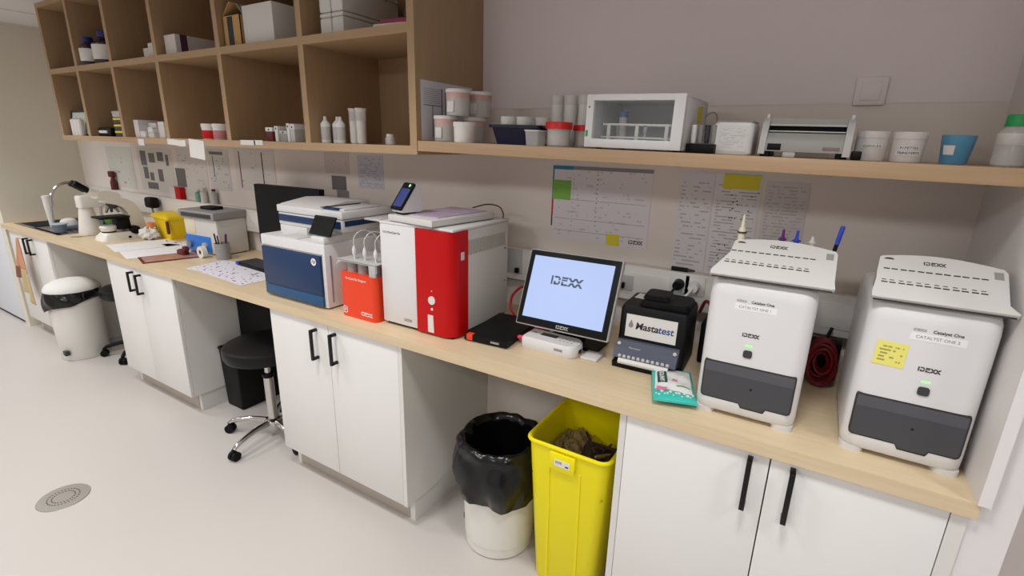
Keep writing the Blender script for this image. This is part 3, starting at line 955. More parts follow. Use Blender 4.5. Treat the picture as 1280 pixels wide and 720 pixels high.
for i, ch in enumerate('SANYTOL'):
    px = 0.010 - 0.0110 * i
    fz = max(pillow(1)(((px + q) / PL + 1) / 2, (-0.033 / PW + 1) / 2)[2] for q in (-0.004, 0.0, 0.004))
    text(ch, 0.0185, (px, -0.0325, fz + 0.0036), WFILM, t, rot=(0, 0, PI), bold=0.0004)
patch([(0.040, -0.050), (0.066, -0.052), (0.070, -0.022), (0.048, -0.020)], PINK, 'flower_print', 0.0022)
patch([(-0.018, 0.0), (-0.004, 0.012), (0.010, 0.008), (-0.002, -0.006)], PINK, 'petal_print', 0.0022)
patch([(0.030, 0.010), (0.036, 0.046), (0.042, 0.048), (0.036, 0.006)], GREENPR, 'leaf_print', 0.0022)
g = G()
for k in range(14):
    x = 0.078 + 0.009 * math.sin(k * 2.3)
    y = -0.052 + 0.008 * k
    fzz = pillow(1)((x / PL + 1) / 2, (y / PW + 1) / 2)[2]
    g.cyl((x, y, fzz - 0.001), (x, y, fzz + 0.0020), 0.0022 + 0.0012 * (k % 3), m=WFILM, n=10)
g.obj('bubble_print', t)
for sx in (-1, 1):
    g = G(); g.box(sx * (PL + 0.007), sx * (PL - 0.003), -PW, PW, 0.0165, 0.0185, TEAL); g.obj('end_seal', t)

# ------------------------------------------------------------------ left part of the worktop
t = thing('microscope', 'white microscope with black stage standing behind the loose papers', 'microscope', (-4.65, -0.33, H), rz=PI / 2)
# local -x is the eyepiece side, turned to face the front of the worktop
g = G()
g.loft([[(x, y, z) for x, y in rrect(a, 0.145, -0.075 + i, 0.075 - i, (0.03, 0.015, 0.015, 0.03), 4)] for z, a, i in ((0.0, -0.145, 0.0), (0.03, -0.135, 0.006), (0.052, -0.11, 0.014))], MICW)
g.obj('base', t)
g = G()
arm = [(0.145, 0.0), (0.148, 0.08), (0.128, 0.19), (0.10, 0.245), (0.06, 0.278), (0.0, 0.298), (-0.07, 0.302), (-0.085, 0.262), (-0.02, 0.245), (0.02, 0.225), (0.045, 0.185), (0.052, 0.10), (0.045, 0.045), (0.03, 0.0)]
g.prism(arm, 'xz', -0.045, 0.045, MICW)
g.obj('arm', t)
g = G(); g.prism([(-0.12, 0.292), (0.03, 0.298), (0.0, 0.33), (-0.06, 0.345), (-0.11, 0.338)], 'xz', -0.05, 0.05, MICW); g.obj('head', t)
for y in (-0.027, 0.027):
    g = G(); g.cyl((-0.085, y * 0.8, 0.315), (-0.155, y, 0.350), 0.026, 0.024, MICW, 14); tb = g.obj('eyepiece_tube', t)
    g = G(); g.cyl((-0.150, y, 0.347), (-0.222, y, 0.402), 0.019, 0.022, BLACK, 14); g.obj('eyepiece', tb)
g = G(); g.box(-0.135, 0.045, -0.075, 0.075, 0.152, 0.165, BLACK, 0.003); g.box(-0.03, 0.055, -0.045, 0.045, 0.068, 0.152, BLACK, 0.006); g.obj('stage', t)
g = G()
g.cyl((-0.02, 0, 0.248), (-0.035, 0, 0.228), 0.038, 0.032, DKGREY, 16)
for q in (-0.5, 0.35, 1.2):
    g.cyl((-0.035 + 0.02 * math.sin(q), 0.018 * math.cos(q * 2), 0.232), (-0.04 + 0.045 * math.sin(q), 0.03 * math.cos(q * 2), 0.188), 0.011, 0.008, STEEL, 10)
g.obj('objective_turret', t)
g = G(); g.lathe([(0.040, 0.053), (0.052, 0.09), (0.046, 0.10)], (-0.072, 0, 0), MICW, 18); g.lathe([(0.042, 0.0535), (0.043, 0.062)], (-0.072, 0, 0), BLACK, 18); g.obj('lamp_housing', t)
for y in (-1, 1):
    g = G(); g.cyl((0.062, y * 0.045, 0.062), (0.062, y * 0.082, 0.062), 0.030, m=BLACK, n=20); g.obj('focus_knob', t)
g = G(); g.box(0.012, 0.03, -0.0765, -0.070, 0.006, 0.022, BLACK, 0.002); g.obj('power_switch', t)

t = thing('tapered_bottle', 'tall white tapered bottle with a broad flat head, half hidden behind the microscope', 'bottle', (-4.985, -0.395, H))
g = G(); g.lathe([(0.066, 0), (0.070, 0.008), (0.066, 0.04), (0.048, 0.16), (0.040, 0.20)], (0, 0, 0), BINW, 24); g.obj('bottle_body', t)
g = G(); g.loft([[(x, y, z) for x, y in rrect(-0.045, 0.045, -0.045, 0.105, 0.02, 4)] for z in (0.200, 0.275)] + [[(x, y, 0.285) for x, y in rrect(-0.038, 0.038, -0.038, 0.098, 0.02, 4)]], BINW); g.obj('pump_head', t)
t = thing('soap_dish', 'white domed soap holder on a grey tray beside the sink', 'holder', (-5.33, -0.405, H + 0.0072))
g = G(t); g.box(-5.40, -5.26, -0.445, -0.365, H + 0.0072, H + 0.035, BLUEGR, 0.006); g.obj('tray', t)
g = G(); g.lathe([(0.058, 0.029), (0.060, 0.04), (0.045, 0.07), (0.012, 0.082)], (0, 0, 0), FOAM, 18); g.obj('dome', t)
t = thing('beaker', 'small blue grey cup at the front corner of the sink', 'cup', (-5.20, -0.505, H + 0.0072))
g = G(); g.lathe([(0.036, 0), (0.045, 0.055), (0.047, 0.06), (0.042, 0.06), (0.034, 0.006)], (0, 0, 0), BLUEGR, 20, True, True); g.obj('cup_body', t)
g = G(); g.lathe([(0.052, 0.058), (0.052, 0.064)], (0, 0, 0), PALEBL, 20); g.obj('lid', t)
t = thing('spray_stick', 'tall slim white tube standing at the sink edge', 'tube', (-5.52, -0.450, H + 0.0072))
g = G(); g.lathe([(0.014, 0), (0.016, 0.02), (0.026, 0.17), (0.026, 0.225)], (0, 0, 0), FOAM, 14); g.obj('tube_body', t)
g = G(); g.lathe([(0.028, 0.2255), (0.028, 0.24), (0.01, 0.245)], (0, 0, 0), FOAM, 14); g.obj('cap', t)
t = thing('sponge', 'yellow green washing sponge on the back rim of the sink', 'sponge', (-5.36, -0.12, H + 0.0035))
g = G(t); g.box(-5.41, -5.31, -0.14, -0.09, H + 0.0035, H + 0.075, SPONGE, 0.008); g.obj('foam_block', t)
g = G(t); g.box(-5.41, -5.31, -0.146, -0.1405, H + 0.006, H + 0.072, GREENPR, 0.003); g.obj('scouring_pad', t)
t = thing('plastic_box', 'pale blue plastic box on the sink drainer beside the tapered bottle', 'box', (-5.20, -0.29, H + 0.0072))
g = G(t); g.box(-5.26, -5.14, -0.325, -0.255, H + 0.0072, H + 0.077, PALEBL, 0.006); g.obj('box_body', t)
g = G(t); g.box(-5.265, -5.135, -0.33, -0.25, H + 0.0775, H + 0.087, PALEBL, 0.003); g.obj('lid', t)
g = G(); g.tube([(-4.93, -0.535, H + 0.004), (-4.90, -0.47, H + 0.004), (-4.88, -0.41, H + 0.004)], lambda u: 0.0035 if u < 0.5 else 0.002, STEEL, 8)
tag(g.obj('scalpel_handle'), 'thin steel instrument lying left of the front microscope', 'instrument')

t = thing('sharps_bin', 'small yellow sharps container standing right of the front microscope', 'sharps bin', (-4.40, -0.105, H), rz=R(-3))
g = G(); g.loft([[(x, y, z) for x, y in rrect(-a, a, -b, b, 0.02, 4)] for z, a, b in ((0, 0.085, 0.055), (0.15, 0.125, 0.07))], SHARP); g.obj('tub', t)
g = G(); g.loft([[(x, y, z) for x, y in rrect(-a, a, -b, b, 0.02, 4)] for z, a, b in ((0.150, 0.135, 0.08), (0.168, 0.135, 0.08), (0.185, 0.10, 0.06))], SHARP); g.obj('lid', t)
g = G(); g.box(0.115, 0.14, -0.085, -0.07, 0.05, 0.14, MAROON, 0.004); g.obj('latch', t)
t = thing('webcam', 'black camera on a thin stem behind the front microscope', 'camera', (-4.66, -0.095, H))
g = G(); g.lathe([(0.05, 0), (0.05, 0.01), (0.012, 0.014)], (0, 0, 0), BLACK, 16); g.obj('foot', t)
g = G(); g.tube([(0, 0, 0.012), (0.005, 0.0, 0.1), (-0.005, -0.005, 0.2)], 0.007, GREYP, 8); g.obj('stem', t)
g = G(); g.box(-0.055, 0.055, -0.035, 0.03, 0.195, 0.275, BLACK, 0.018); g.obj('camera_head', t)
t = thing('tissue_ball', 'crumpled white tissue with an orange cap beside the sharps bin', 'tissue', (-4.46, -0.235, H))
g = G()
def crump(u, v):
    a, b = 2 * PI * u, PI * v
    r = 0.055 * (1 + 0.22 * math.sin(5 * a + 3 * b) * math.sin(4 * b + 1))
    return (r * 1.3 * math.cos(a) * math.sin(b), r * math.sin(a) * math.sin(b), max(0.001, 0.04 + r * 0.8 * math.cos(b)))
g.grid(crump, 24, 14, FOAM); g.obj('tissue_body', t)
g = G(); g.lathe([(0.026, 0.085), (0.026, 0.115), (0.018, 0.12)], (0.0, 0.02, 0), M('orange cap', (222, 136, 78), 0.5), 14); g.obj('cap', t)

# centrifuge-like unit
t = thing('bench_machine', 'grey bench machine with a blue front and a slotted lid, left of the dark monitor', 'lab machine', (-3.70, -0.165, H), rz=R(4))
g = G(); g.box(-0.165, 0.165, -0.10, 0.10, 0.006, 0.225, DEVW2, 0.006); g.obj('cabinet_body', t)
g = G(); g.box(-0.166, 0.090, -0.104, -0.099, 0.012, 0.115, CENTB, 0.002); g.obj('blue_front', t)
g = G(); g.box(-0.158, -0.05, -0.1025, -0.099, 0.125, 0.22, CREAM, 0.001); g.obj('label_panel', t)
g = G()
for x in (-0.12, 0.035):
    g.cyl((x, -0.104, 0.055), (x, -0.118, 0.055), 0.022, m=(BLUEGR if x < 0 else LGREY), n=18)
g.obj('dials', t)
g = G(); g.box(-0.185, 0.175, -0.12, 0.11, 0.226, 0.275, GREYP, 0.008); g.box(-0.15, 0.15, -0.123, -0.118, 0.235, 0.26, DKGREY, 0.002); g.obj('lid', t)
g = G(); g.box(-0.06, 0.06, -0.05, 0.03, 0.276, 0.295, BLACK, 0.006); g.obj('lid_handle', t)
g = G()
for x in (-0.14, 0.14):
    for y in (-0.08, 0.08):
        g.cyl((x, y, 0), (x, y, 0.008), 0.014, m=BLACK, n=10)
g.obj('feet', t)
t = thing('pen_pot', 'round grey pot of pens at the right corner of the blue-fronted machine', 'pen pot', (-3.455, -0.275, H))
g = G(); g.lathe([(0.040, 0), (0.042, 0.10), (0.039, 0.10), (0.036, 0.004)], (0, 0, 0), GREYP, 20); g.obj('pot', t)
for k, (m, a, l) in enumerate(((DRED, 0.3, 0.155), (BLUEP, 1.6, 0.15), (FOAM, 2.9, 0.14), (BLACK, 4.2, 0.16), (DRED, 5.2, 0.15))):
    o = G().cyl((-3.455 + 0.018 * math.cos(a), -0.275 + 0.018 * math.sin(a), H + 0.006), (-3.455 + 0.034 * math.cos(a), -0.275 + 0.034 * math.sin(a), H + l), 0.0045, m=m, n=8).obj('pencil')
    tag(o, ['dark red pen leaning right in the grey pot', 'blue pen at the back of the grey pot', 'white pen leaning left in the grey pot', 'black pen at the front left of the grey pot', 'second dark red pen leaning forward in the grey pot'][k], 'pen', 'pens in the grey pot')
t = thing('tape_roll', 'white roll of tape standing on edge before the blue-fronted machine', 'tape', (-3.585, -0.33, H))
g = G()
n = 24
rings = []
for (r, y) in ((0.036, -0.014), (0.036, 0.014), (0.014, 0.014), (0.014, -0.014), (0.036, -0.014)):
    rings.append([(r * math.cos(2 * PI * k / n), y, 0.036 + r * math.sin(2 * PI * k / n)) for k in range(n)])
g.loft(rings, FOAM, False, False); g.obj('roll', t)
g = G(); g.cyl((0, -0.012, 0.036), (0, 0.012, 0.036), 0.0138, m=DKGREY, n=16); g.obj('core', t)
t = thing('clip_toy', 'small dark red clip lying between the papers and the tape roll', 'clip', (-3.745, -0.36, H))
g = G(); g.box(-0.05, 0.03, -0.02, 0.02, 0.0, 0.035, MAROON, 0.008); g.obj('clip_body', t)
g = G(); g.box(0.01, 0.05, -0.015, 0.015, 0.03, 0.06, MAROON, 0.008); g.obj('clip_jaw', t)
g = G(); g.tube([(-4.33, -0.19, H + 0.004), (-4.2, -0.24, H + 0.004), (-4.05, -0.20, H + 0.004), (-3.95, -0.26, H + 0.004), (-3.86, -0.33, H + 0.004)], 0.004, WCABLE, 8)
tag(g.obj('cable'), 'thin white cable on the worktop before the sharps bin', 'cable')

def flatsheet(name, label, cat, c, w, d, rz, m, z=0.0, th=0.0006, group='loose papers on the worktop'):
    g = G(); g.box(-w / 2, w / 2, -d / 2, d / 2, 0, th, m)
    return tag(g.obj(name, loc=(c[0], c[1], H + 0.0003 + z), rot=(0, 0, rz), smooth=False), label, cat, group)
PAPA = paper('form page', (226, 222, 226), (140, 136, 144), 26, 4, 0.46, flat=True)
PAPB = paper('plain page', (232, 229, 228), (190, 186, 188), 40, 3, 0.32, flat=True)
PAPC = paper('busy page', (222, 218, 226), (60, 58, 70), 14, 7, 0.40, flat=True, seed=3.0, margin=0.04)
flatsheet('paper_sheet', 'white page nearest the front microscope base', 'paper', (-4.27, -0.36), 0.30, 0.36, R(-12), PAPB)
flatsheet('paper_sheet', 'white page overlapping the red-edged folder', 'paper', (-3.97, -0.42), 0.27, 0.34, R(-14), PAPB, 0.0012)
flatsheet('paper_sheet', 'greyish printed page behind the two plain white pages', 'paper', (-4.02, -0.20), 0.34, 0.20, R(-6), PAPA, 0.0)
t = thing('folder', 'dark red edged picture folder at the worktop edge left of the scattered prints', 'folder', (-3.74, -0.44, H + 0.0003), rz=R(-16))
g = G(); g.box(-0.10, 0.10, -0.155, 0.155, 0, 0.004, MAROON, 0.001); g.obj('cover', t)
g = G(); g.box(-0.085, 0.085, -0.14, 0.14, 0.0041, 0.0046, M('folder picture', (176, 128, 110), 0.35, var=0.5, bscale=22)); g.obj('picture', t)
flatsheet('paper_sheet', 'sheet of dark printed pictures beside the printer, lying at an angle', 'paper', (-3.02, -0.43), 0.42, 0.22, R(-4), PAPC, 0.0008)
flatsheet('paper_sheet', 'pale lilac sheet of prints under the angled sheet beside the printer', 'paper', (-3.24, -0.39), 0.34, 0.24, R(8), PAPC, 0.0)
t = thing('keyboard', 'black keyboard with a blue corner lying before the dark monitor', 'keyboard', (-3.03, -0.268, H + 0.002), rz=R(-4))
g = G(); g.box(-0.22, 0.22, -0.065, 0.065, 0.0, 0.018, BLACK, 0.004); g.obj('keyboard_body', t)
g = G()
for i in range(15):
    for j in range(5):
        g.box(-0.208 + 0.028 * i, -0.185 + 0.028 * i, -0.056 + 0.0225 * j, -0.038 + 0.0225 * j, 0.018, 0.022, DKGREY)
g.obj('keys', t, smooth=False)
g = G(); g.box(-0.222, -0.19, -0.067, -0.05, 0.002, 0.020, BLUEP, 0.002); g.obj('blue_corner', t)
t = thing('desktop_monitor', 'black switched-off monitor behind the printer', 'monitor', (-2.93, -0.13, H), rz=R(2))
g = G(); g.box(-0.275, 0.275, -0.045, -0.01, 0.115, 0.465, BLACK, 0.004); g.obj('shell', t)
g = G(); g.box(-0.268, 0.268, -0.0465, -0.0445, 0.130, 0.458, SCREENOFF); g.obj('display', t)
g = G(); g.box(-0.04, 0.04, -0.015, 0.02, 0.01, 0.25, BLACK, 0.004); g.obj('neck', t)
g = G(); g.loft([[(x, y, z) for x, y in rrect(-0.13, 0.13, -0.055, 0.07, 0.03, 4)] for z in (0, 0.012)], BLACK); g.obj('foot', t)

# things standing on the trunking, and in front of the wall
ZT = 1.1765
t = thing('brown_bottle', 'dark red-brown bottle with a spray head on the trunking behind the microscopes', 'bottle', (-5.42, -0.027, ZT))
g = G(); g.lathe([(0.023, 0), (0.024, 0.06), (0.014, 0.09), (0.012, 0.10)], (0, 0, 0), MAROON, 16); g.obj('bottle_body', t)
g = G(t); g.box(-5.47, -5.395, -0.042, -0.012, ZT + 0.10, ZT + 0.150, MAROON, 0.010); g.obj('spray_head', t)
t = thing('red_box', 'upright red and white small carton on the trunking', 'carton', (-4.42, -0.022, ZT))
g = G(t); g.box(-4.50, -4.42, -0.04, -0.004, ZT, ZT + 0.085, BOXW, 0.002); g.obj('white_half', t)
g = G(t); g.box(-4.419, -4.345, -0.04, -0.004, ZT, ZT + 0.085, RED, 0.002); g.obj('red_half', t)
def trunkbottle(label, x, m, h, capm):
    t = thing('small_bottle', label, 'bottle', (x, -0.026, ZT), group='small bottles on the trunking')
    g = G(); g.lathe([(0.021, 0), (0.021, h * 0.7), (0.010, h * 0.82), (0.010, h * 0.86)], (0, 0, 0), m, 14); g.obj('bottle_body', t)
    g = G(); g.lathe([(0.013, h * 0.86), (0.012, h)], (0, 0, 0), capm, 12); g.obj('cap', t)
trunkbottle('little green bottle on the trunking right of the red and white carton', -4.13, GREENB, 0.085, FOAM)
trunkbottle('paler taller bottle beside the little green one on the trunking', -4.06, FROST, 0.10, FOAM)
trunkbottle('slim grey bottle with a dark red cap on the trunking', -3.93, LGREY, 0.10, MAROON)

# sockets, plugs and cables
def socket(label, x, z, m=FOAM):
    t = thing('wall_socket', label, 'socket', (x, -0.052, z), group='sockets in the trunking')
    g = G(); g.box(-0.036, 0.036, -0.004, 0.0, -0.036, 0.036, m, 0.002); g.obj('plate', t)
    g = G(); g.cyl((0, -0.0045, 0), (0, -0.001, 0), 0.021, m=LGREY, n=20); g.obj('well', t)
    return t
socket('trunking socket holding the white plug behind the black reader', -0.734, 1.134)
socket('trunking socket holding the black plug behind the black reader', -0.790, 1.134)
def plug(name, label, x, m, pts):
    t = thing(name, label, 'plug', (x, -0.0565, 1.134), group='plugs behind the black reader')
    g = G(); g.cyl((0, 0, 0), (0, -0.036, 0), 0.020, 0.017, m, 18); g.obj('plug_body', t)
    g = G(); g.tube(pts, 0.0045, m, 8); g.obj('cord', t)
plug('power_plug', 'black round power plug above the black reader', -0.790, BLACK, [(0, -0.03, 0), (-0.012, -0.05, -0.02), (-0.032, -0.06, -0.06), (-0.036, -0.045, -0.12), (-0.03, -0.03, -0.19)])
plug('power_plug', 'white round power plug beside the black one', -0.734, FOAM, [(0, -0.03, 0), (-0.012, -0.055, -0.02), (-0.04, -0.06, -0.06), (-0.055, -0.045, -0.12), (-0.06, -0.03, -0.19)])
t = thing('data_socket', 'small data outlet with black plug in the trunking left of the touch monitor', 'socket', (-1.50, -0.052, 1.105))
g = G(); g.box(-0.045, 0.03, -0.003, 0.0, -0.04, 0.07, LGREY, 0.001); g.obj('plate', t)
g = G(); g.box(0.0, 0.018, -0.02, -0.003, -0.034, -0.012, BLACK, 0.002); g.obj('jack', t)
t = thing('data_socket', 'small data outlet with black plug right of the touch monitor', 'socket', (-0.995, -0.052, 1.105))
g = G(); g.box(-0.03, 0.03, -0.003, 0.0, -0.03, 0.03, LGREY, 0.001); g.obj('plate', t)
g = G(); g.box(-0.02, -0.002, -0.02, -0.003, -0.020, 0.002, BLACK, 0.002); g.obj('jack', t)
t = thing('marker_pen', 'black marker lying along the trunking top behind the black reader', 'marker', (-0.80, -0.03, ZT + 0.008))
g = G(); g.cyl((-0.03, 0, 0), (0.03, 0.0, 0), 0.008, m=BLACK, n=12); g.obj('barrel', t)
g = G(); g.cyl((0.03, 0, 0), (0.055, 0.0, 0), 0.006, 0.004, m=DKGREY, n=12); g.obj('cap', t)
g = G(); g.tube([(-1.33, -0.14, 1.04), (-1.40, -0.15, 1.045), (-1.45, -0.16, 1.00), (-1.455, -0.17, 0.945), (-1.43, -0.18, 0.92), (-1.40, -0.20, 0.905)], 0.0055, REDC, 8)
tag(g.obj('network_cable'), 'red cable looping behind the black box computer', 'cable')
t = thing('power_adapter', 'cream round plug-in adapter behind the touch monitor', 'adapter', (-1.385, -0.10, H))
g = G(); g.cyl((0, 0.02, 0.082), (0, -0.02, 0.082), 0.055, m=CREAM, n=24); g.obj('disc', t)
g = G(); g.box(-0.05, 0.05, -0.025, 0.03, 0.0, 0.045, BLACK, 0.006); g.obj('base', t)
g = G(); g.cyl((-0.01, -0.0205, 0.095), (-0.01, -0.0225, 0.095), 0.006, m=SHARP, n=12); g.obj('sticker', t)
for k, (m, pts, lab) in enumerate((
        (BLACK, [(-1.36, -0.16, 0.905), (-1.31, -0.20, 0.915), (-1.27, -0.18, 0.93), (-1.22, -0.22, 0.915), (-1.18, -0.16, 0.905)], 'black cable tangled under the touch monitor left edge'),
        (DRED, [(-1.32, -0.13, 0.905), (-1.27, -0.16, 0.93), (-1.29, -0.22, 0.915), (-1.23, -0.24, 0.905)], 'dark red cable tangled under the touch monitor left edge'),
        (CREAM, [(-1.31, -0.25, 0.905), (-1.26, -0.22, 0.912), (-1.21, -0.20, 0.92), (-1.17, -0.18, 0.906)], 'cream cable lying under the touch monitor left edge'))):
    g = G(); g.tube(pts, 0.005, m, 8); tag(g.obj('cable'), lab, 'cable', 'cables under the touch monitor')
# coiled dark red cables between the analysers
g = G()
pts = []
for k in range(150):
    a = k * 0.47
    r = 0.052 + 0.020 * math.sin(k * 0.11) + 0.004 * math.sin(k * 0.73)
    pts.append((-0.3055 + r * 0.58 * math.cos(a), -0.150 + 0.024 * math.sin(k * 0.083), 0.980 + r * math.sin(a)))
g.tube(pts, 0.0050, DRED, 7, 3)
tag(g.obj('coiled_cable'), 'coil of dark red cable standing between the two white analysers', 'cable')
t = thing('power_brick', 'black power adapter on the worktop behind the coiled red cable', 'adapter', (-0.30, -0.085, H))
g = G(t); g.box(-0.352, -0.255, -0.098, -0.055, H, H + 0.13, BLACK, 0.008); g.obj('brick', t)
g = G(t); g.tube([(-0.30, -0.085, H + 0.118), (-0.30, -0.08, H + 0.14), (-0.29, -0.065, H + 0.17)], 0.005, BLACK, 8); g.obj('cord', t)
t = thing('black_box', 'black power unit tucked behind the black reader and the left analyser', 'adapter', (-0.655, -0.16, H))
g = G(t); g.box(-0.672, -0.625, -0.20, -0.10, H, H + 0.15, BLACK, 0.008); g.obj('box_body', t)
g = G(t); g.tube([(-0.65, -0.15, H + 0.148), (-0.655, -0.14, H + 0.19), (-0.68, -0.11, H + 0.20), (-0.70, -0.09, H + 0.15)], 0.006, DRED, 8); g.obj('cord', t)

# ------------------------------------------------------------------ under the worktop
t = thing('clinical_waste_bin', 'tall yellow waste bin with brown rubbish inside, beside the right-hand cabinet', 'waste bin', (-0.995, -0.375, 0))
g = G()
def yr(z, a0, a1, b0, b1, r=0.035):
    return [(x, y, z) for x, y in rrect(a0, a1, b0, b1, r, 5)]
def lerp(a, b, k):
    return a + (b - a) * k
def yring(z, inset=0.0):
    k = z / 0.62
    return yr(z, lerp(-0.118, -0.152, k) + inset, lerp(0.118, 0.152, k) - inset, lerp(-0.142, -0.170, k) + inset, lerp(0.142, 0.170, k) - inset, max(0.01, 0.035 - inset))
g.loft([yring(0.0, 0.004), yring(0.01), yring(0.60)] + [yring(0.612), yring(0.612, 0.006), yring(0.03, 0.006)], YELB)
g.obj('bin_body', t)
g = G()
rim = [Vector(p) for p in yr(0.615, -0.154, 0.154, -0.172, 0.172)]
g.tube(rim + [rim[0], rim[1]], 0.0075, YELB, 8, 0)
g.obj('rim', t)
g = G()
for x in (-0.062, 0.055):
    g.loft([[(x - 0.004, lerp(-0.142, -0.170, z / 0.62) - 0.0035, z), (x + 0.004, lerp(-0.142, -0.170, z / 0.62) - 0.0035, z), (x + 0.007, lerp(-0.142, -0.170, z / 0.62) + 0.003, z), (x - 0.007, lerp(-0.142, -0.170, z / 0.62) + 0.003, z)] for z in (0.02, 0.54)], YELB)
g.obj('front_ribs', t)
g = G(); g.box(-0.055, 0.040, -0.182, -0.166, 0.535, 0.602, YELB, 0.004); tb = g.obj('label_tab', t)
g = G(); g.box(-0.036, 0.022, -0.1835, -0.1815, 0.555, 0.580, FOAM); lb = g.obj('label', tb)
g = G()
for k in range(7):
    g.box(-0.030 + 0.0035 * k, -0.0285 + 0.0035 * k, -0.1838, -0.183, 0.566, 0.576, INK)
g.box(0.006, 0.018, -0.1838, -0.183, 0.560, 0.566, INK)
g.obj('label_print', tb)
g = G()
def heap(u, v):
    a, b = u * 2 - 1, v * 2 - 1
    z = 0.485 + 0.03 * math.sin(3 * a + 1) * math.cos(2.4 * b) + 0.012 * math.sin(11 * a + 5 * b) + 0.010 * math.sin(17 * b - 6 * a) - 0.04 * max(abs(a), abs(b)) ** 4
    return (a * 0.138, b * 0.156, z)
g.grid(heap, 34, 34, WASTE)
wo = g.obj('waste', t)
for i in range(34):
    a, b = random.uniform(-0.8, 0.8), random.uniform(-0.8, 0.9)
    p = heap((a + 1) / 2, (b + 1) / 2)
    g = G()
    pts = [(p[0] + random.uniform(-0.03, 0.03) * k, p[1] + random.uniform(-0.03, 0.03) * k, p[2] + 0.004 + 0.03 * math.sin(k * 1.1) * random.random()) for k in range(4)]
    g.tube([(max(-0.125, min(0.125, q[0])), max(-0.145, min(0.145, q[1])), q[2]) for q in pts], random.uniform(0.002, 0.006), random.choice([WASTE, WASTE, WASTE, WASTE2, DKGREY]), 7, 3)
    g.obj('scrap', wo)
g = G()
def film(u, v):
    a, b = u * 2 - 1, v * 2 - 1
    return (-0.068 + 0.058 * a, 0.03 + 0.11 * b, 0.516 + 0.008 * math.sin(5 * a + 2 * b) + 0.006 * math.sin(13 * b + 4 * a) + 0.004 * math.sin(21 * a) - 0.012 * abs(a))
g.grid(film, 40, 40, WASTE2)
g.obj('plastic_film', wo, solid=0.001)

t = thing('waste_bin', 'white round bin lined with a black bag, left of the yellow bin', 'waste bin', (-1.338, -0.415, 0))
g = G(); g.lathe([(0.134, 0), (0.141, 0.008), (0.143, 0.05), (0.146, 0.052), (0.156, 0.455), (0.149, 0.455), (0.138, 0.06)], (0, 0, 0), BINW, 40); g.obj('bin_body', t)
g = G(); g.box(-0.1495, -0.134, -0.055, -0.03, 0.055, 0.085, DKGREY, 0.004); g.obj('pedal_slot', t)
g = G()
from mathutils import noise as mnoise
def bag(u, v):
    a = 2 * PI * u
    c, s_ = math.cos(a), math.sin(a)
    hem = 0.320 - 0.060 * math.cos(a + R(70)) + 0.012 * math.sin(3 * a)
    q = Vector((c * 2.2, s_ * 2.2, v * 2.5))
    q2 = Vector((c * 6, s_ * 6, v * 9 + 3))
    w1 = 0.024 * mnoise.noise(q) + 0.007 * (1 - 2 * abs(mnoise.noise(q2 * 0.6)))
    if v < 0.45:                                   # outer skirt from hem to rim
        k = v / 0.45
        z = hem + (0.478 - hem) * k
        r = 0.172 + 0.020 * math.sin(PI * min(1, k * 1.15)) + w1 * (1 - 0.35 * k)
        r = max(r, 0.159)
    elif v < 0.58:                                 # roll over the rim
        k = (v - 0.45) / 0.13
        z = 0.478 + 0.022 * math.sin(PI * k) + 0.016 * mnoise.noise(Vector((c * 3, s_ * 3, 7)))
        r = 0.174 - 0.040 * k + w1 * (0.6 - 0.4 * k)
    else:                                          # inside
        k = (v - 0.58) / 0.42
        z = 0.478 - 0.33 * k
        r = min(0.136, 0.134 - 0.03 * k + w1 * 0.7)
        if k > 0.92:
            r = 0.0005
    return (min(r * c, 0.184), r * s_, z)
g.grid(bag, 150, 56, BAGM)
g.obj('bin_bag', t)

t = thing('pedal_bin', 'large white bin with domed lid and black liner, in the gap under the far worktop', 'waste bin', (-5.00, -0.575, 0))
g = G(); g.lathe([(0.140, 0), (0.146, 0.01), (0.154, 0.43), (0.150, 0.45), (0.135, 0.45)], (0, 0, 0), BINW, 40); g.obj('bin_body', t)
g = G()
def bag2(u, v):
    a = 2 * PI * u
    k = v
    f = 0.5 + 0.5 * math.cos(a - R(235))
    hem = 0.455 - 0.085 * f ** 1.5 + 0.010 * math.sin(4 * a)
    z = hem + (0.520 - hem) * k
    r = 0.160 + 0.010 * math.sin(PI * min(1, k * 1.05)) + 0.004 * math.sin(11 * a + 6 * k) + 0.018 * (1 - k) * f
    return (r * math.cos(a), r * math.sin(a), z)
g.grid(bag2, 80, 16, BAGM); g.obj('bin_bag', t, solid=0.002)
g = G(); g.lathe([(0.135, 0.45), (0.157, 0.515), (0.164, 0.519), (0.164, 0.531), (0.148, 0.558), (0.10, 0.584), (0.05, 0.594), (0.004, 0.596)], (0, 0, 0), FOAM, 40); g.obj('lid', t)
g = G(); g.box(0.055, 0.100, -0.150, -0.120, 0.05, 0.085, DKGREY, 0.004); g.obj('pedal', t)

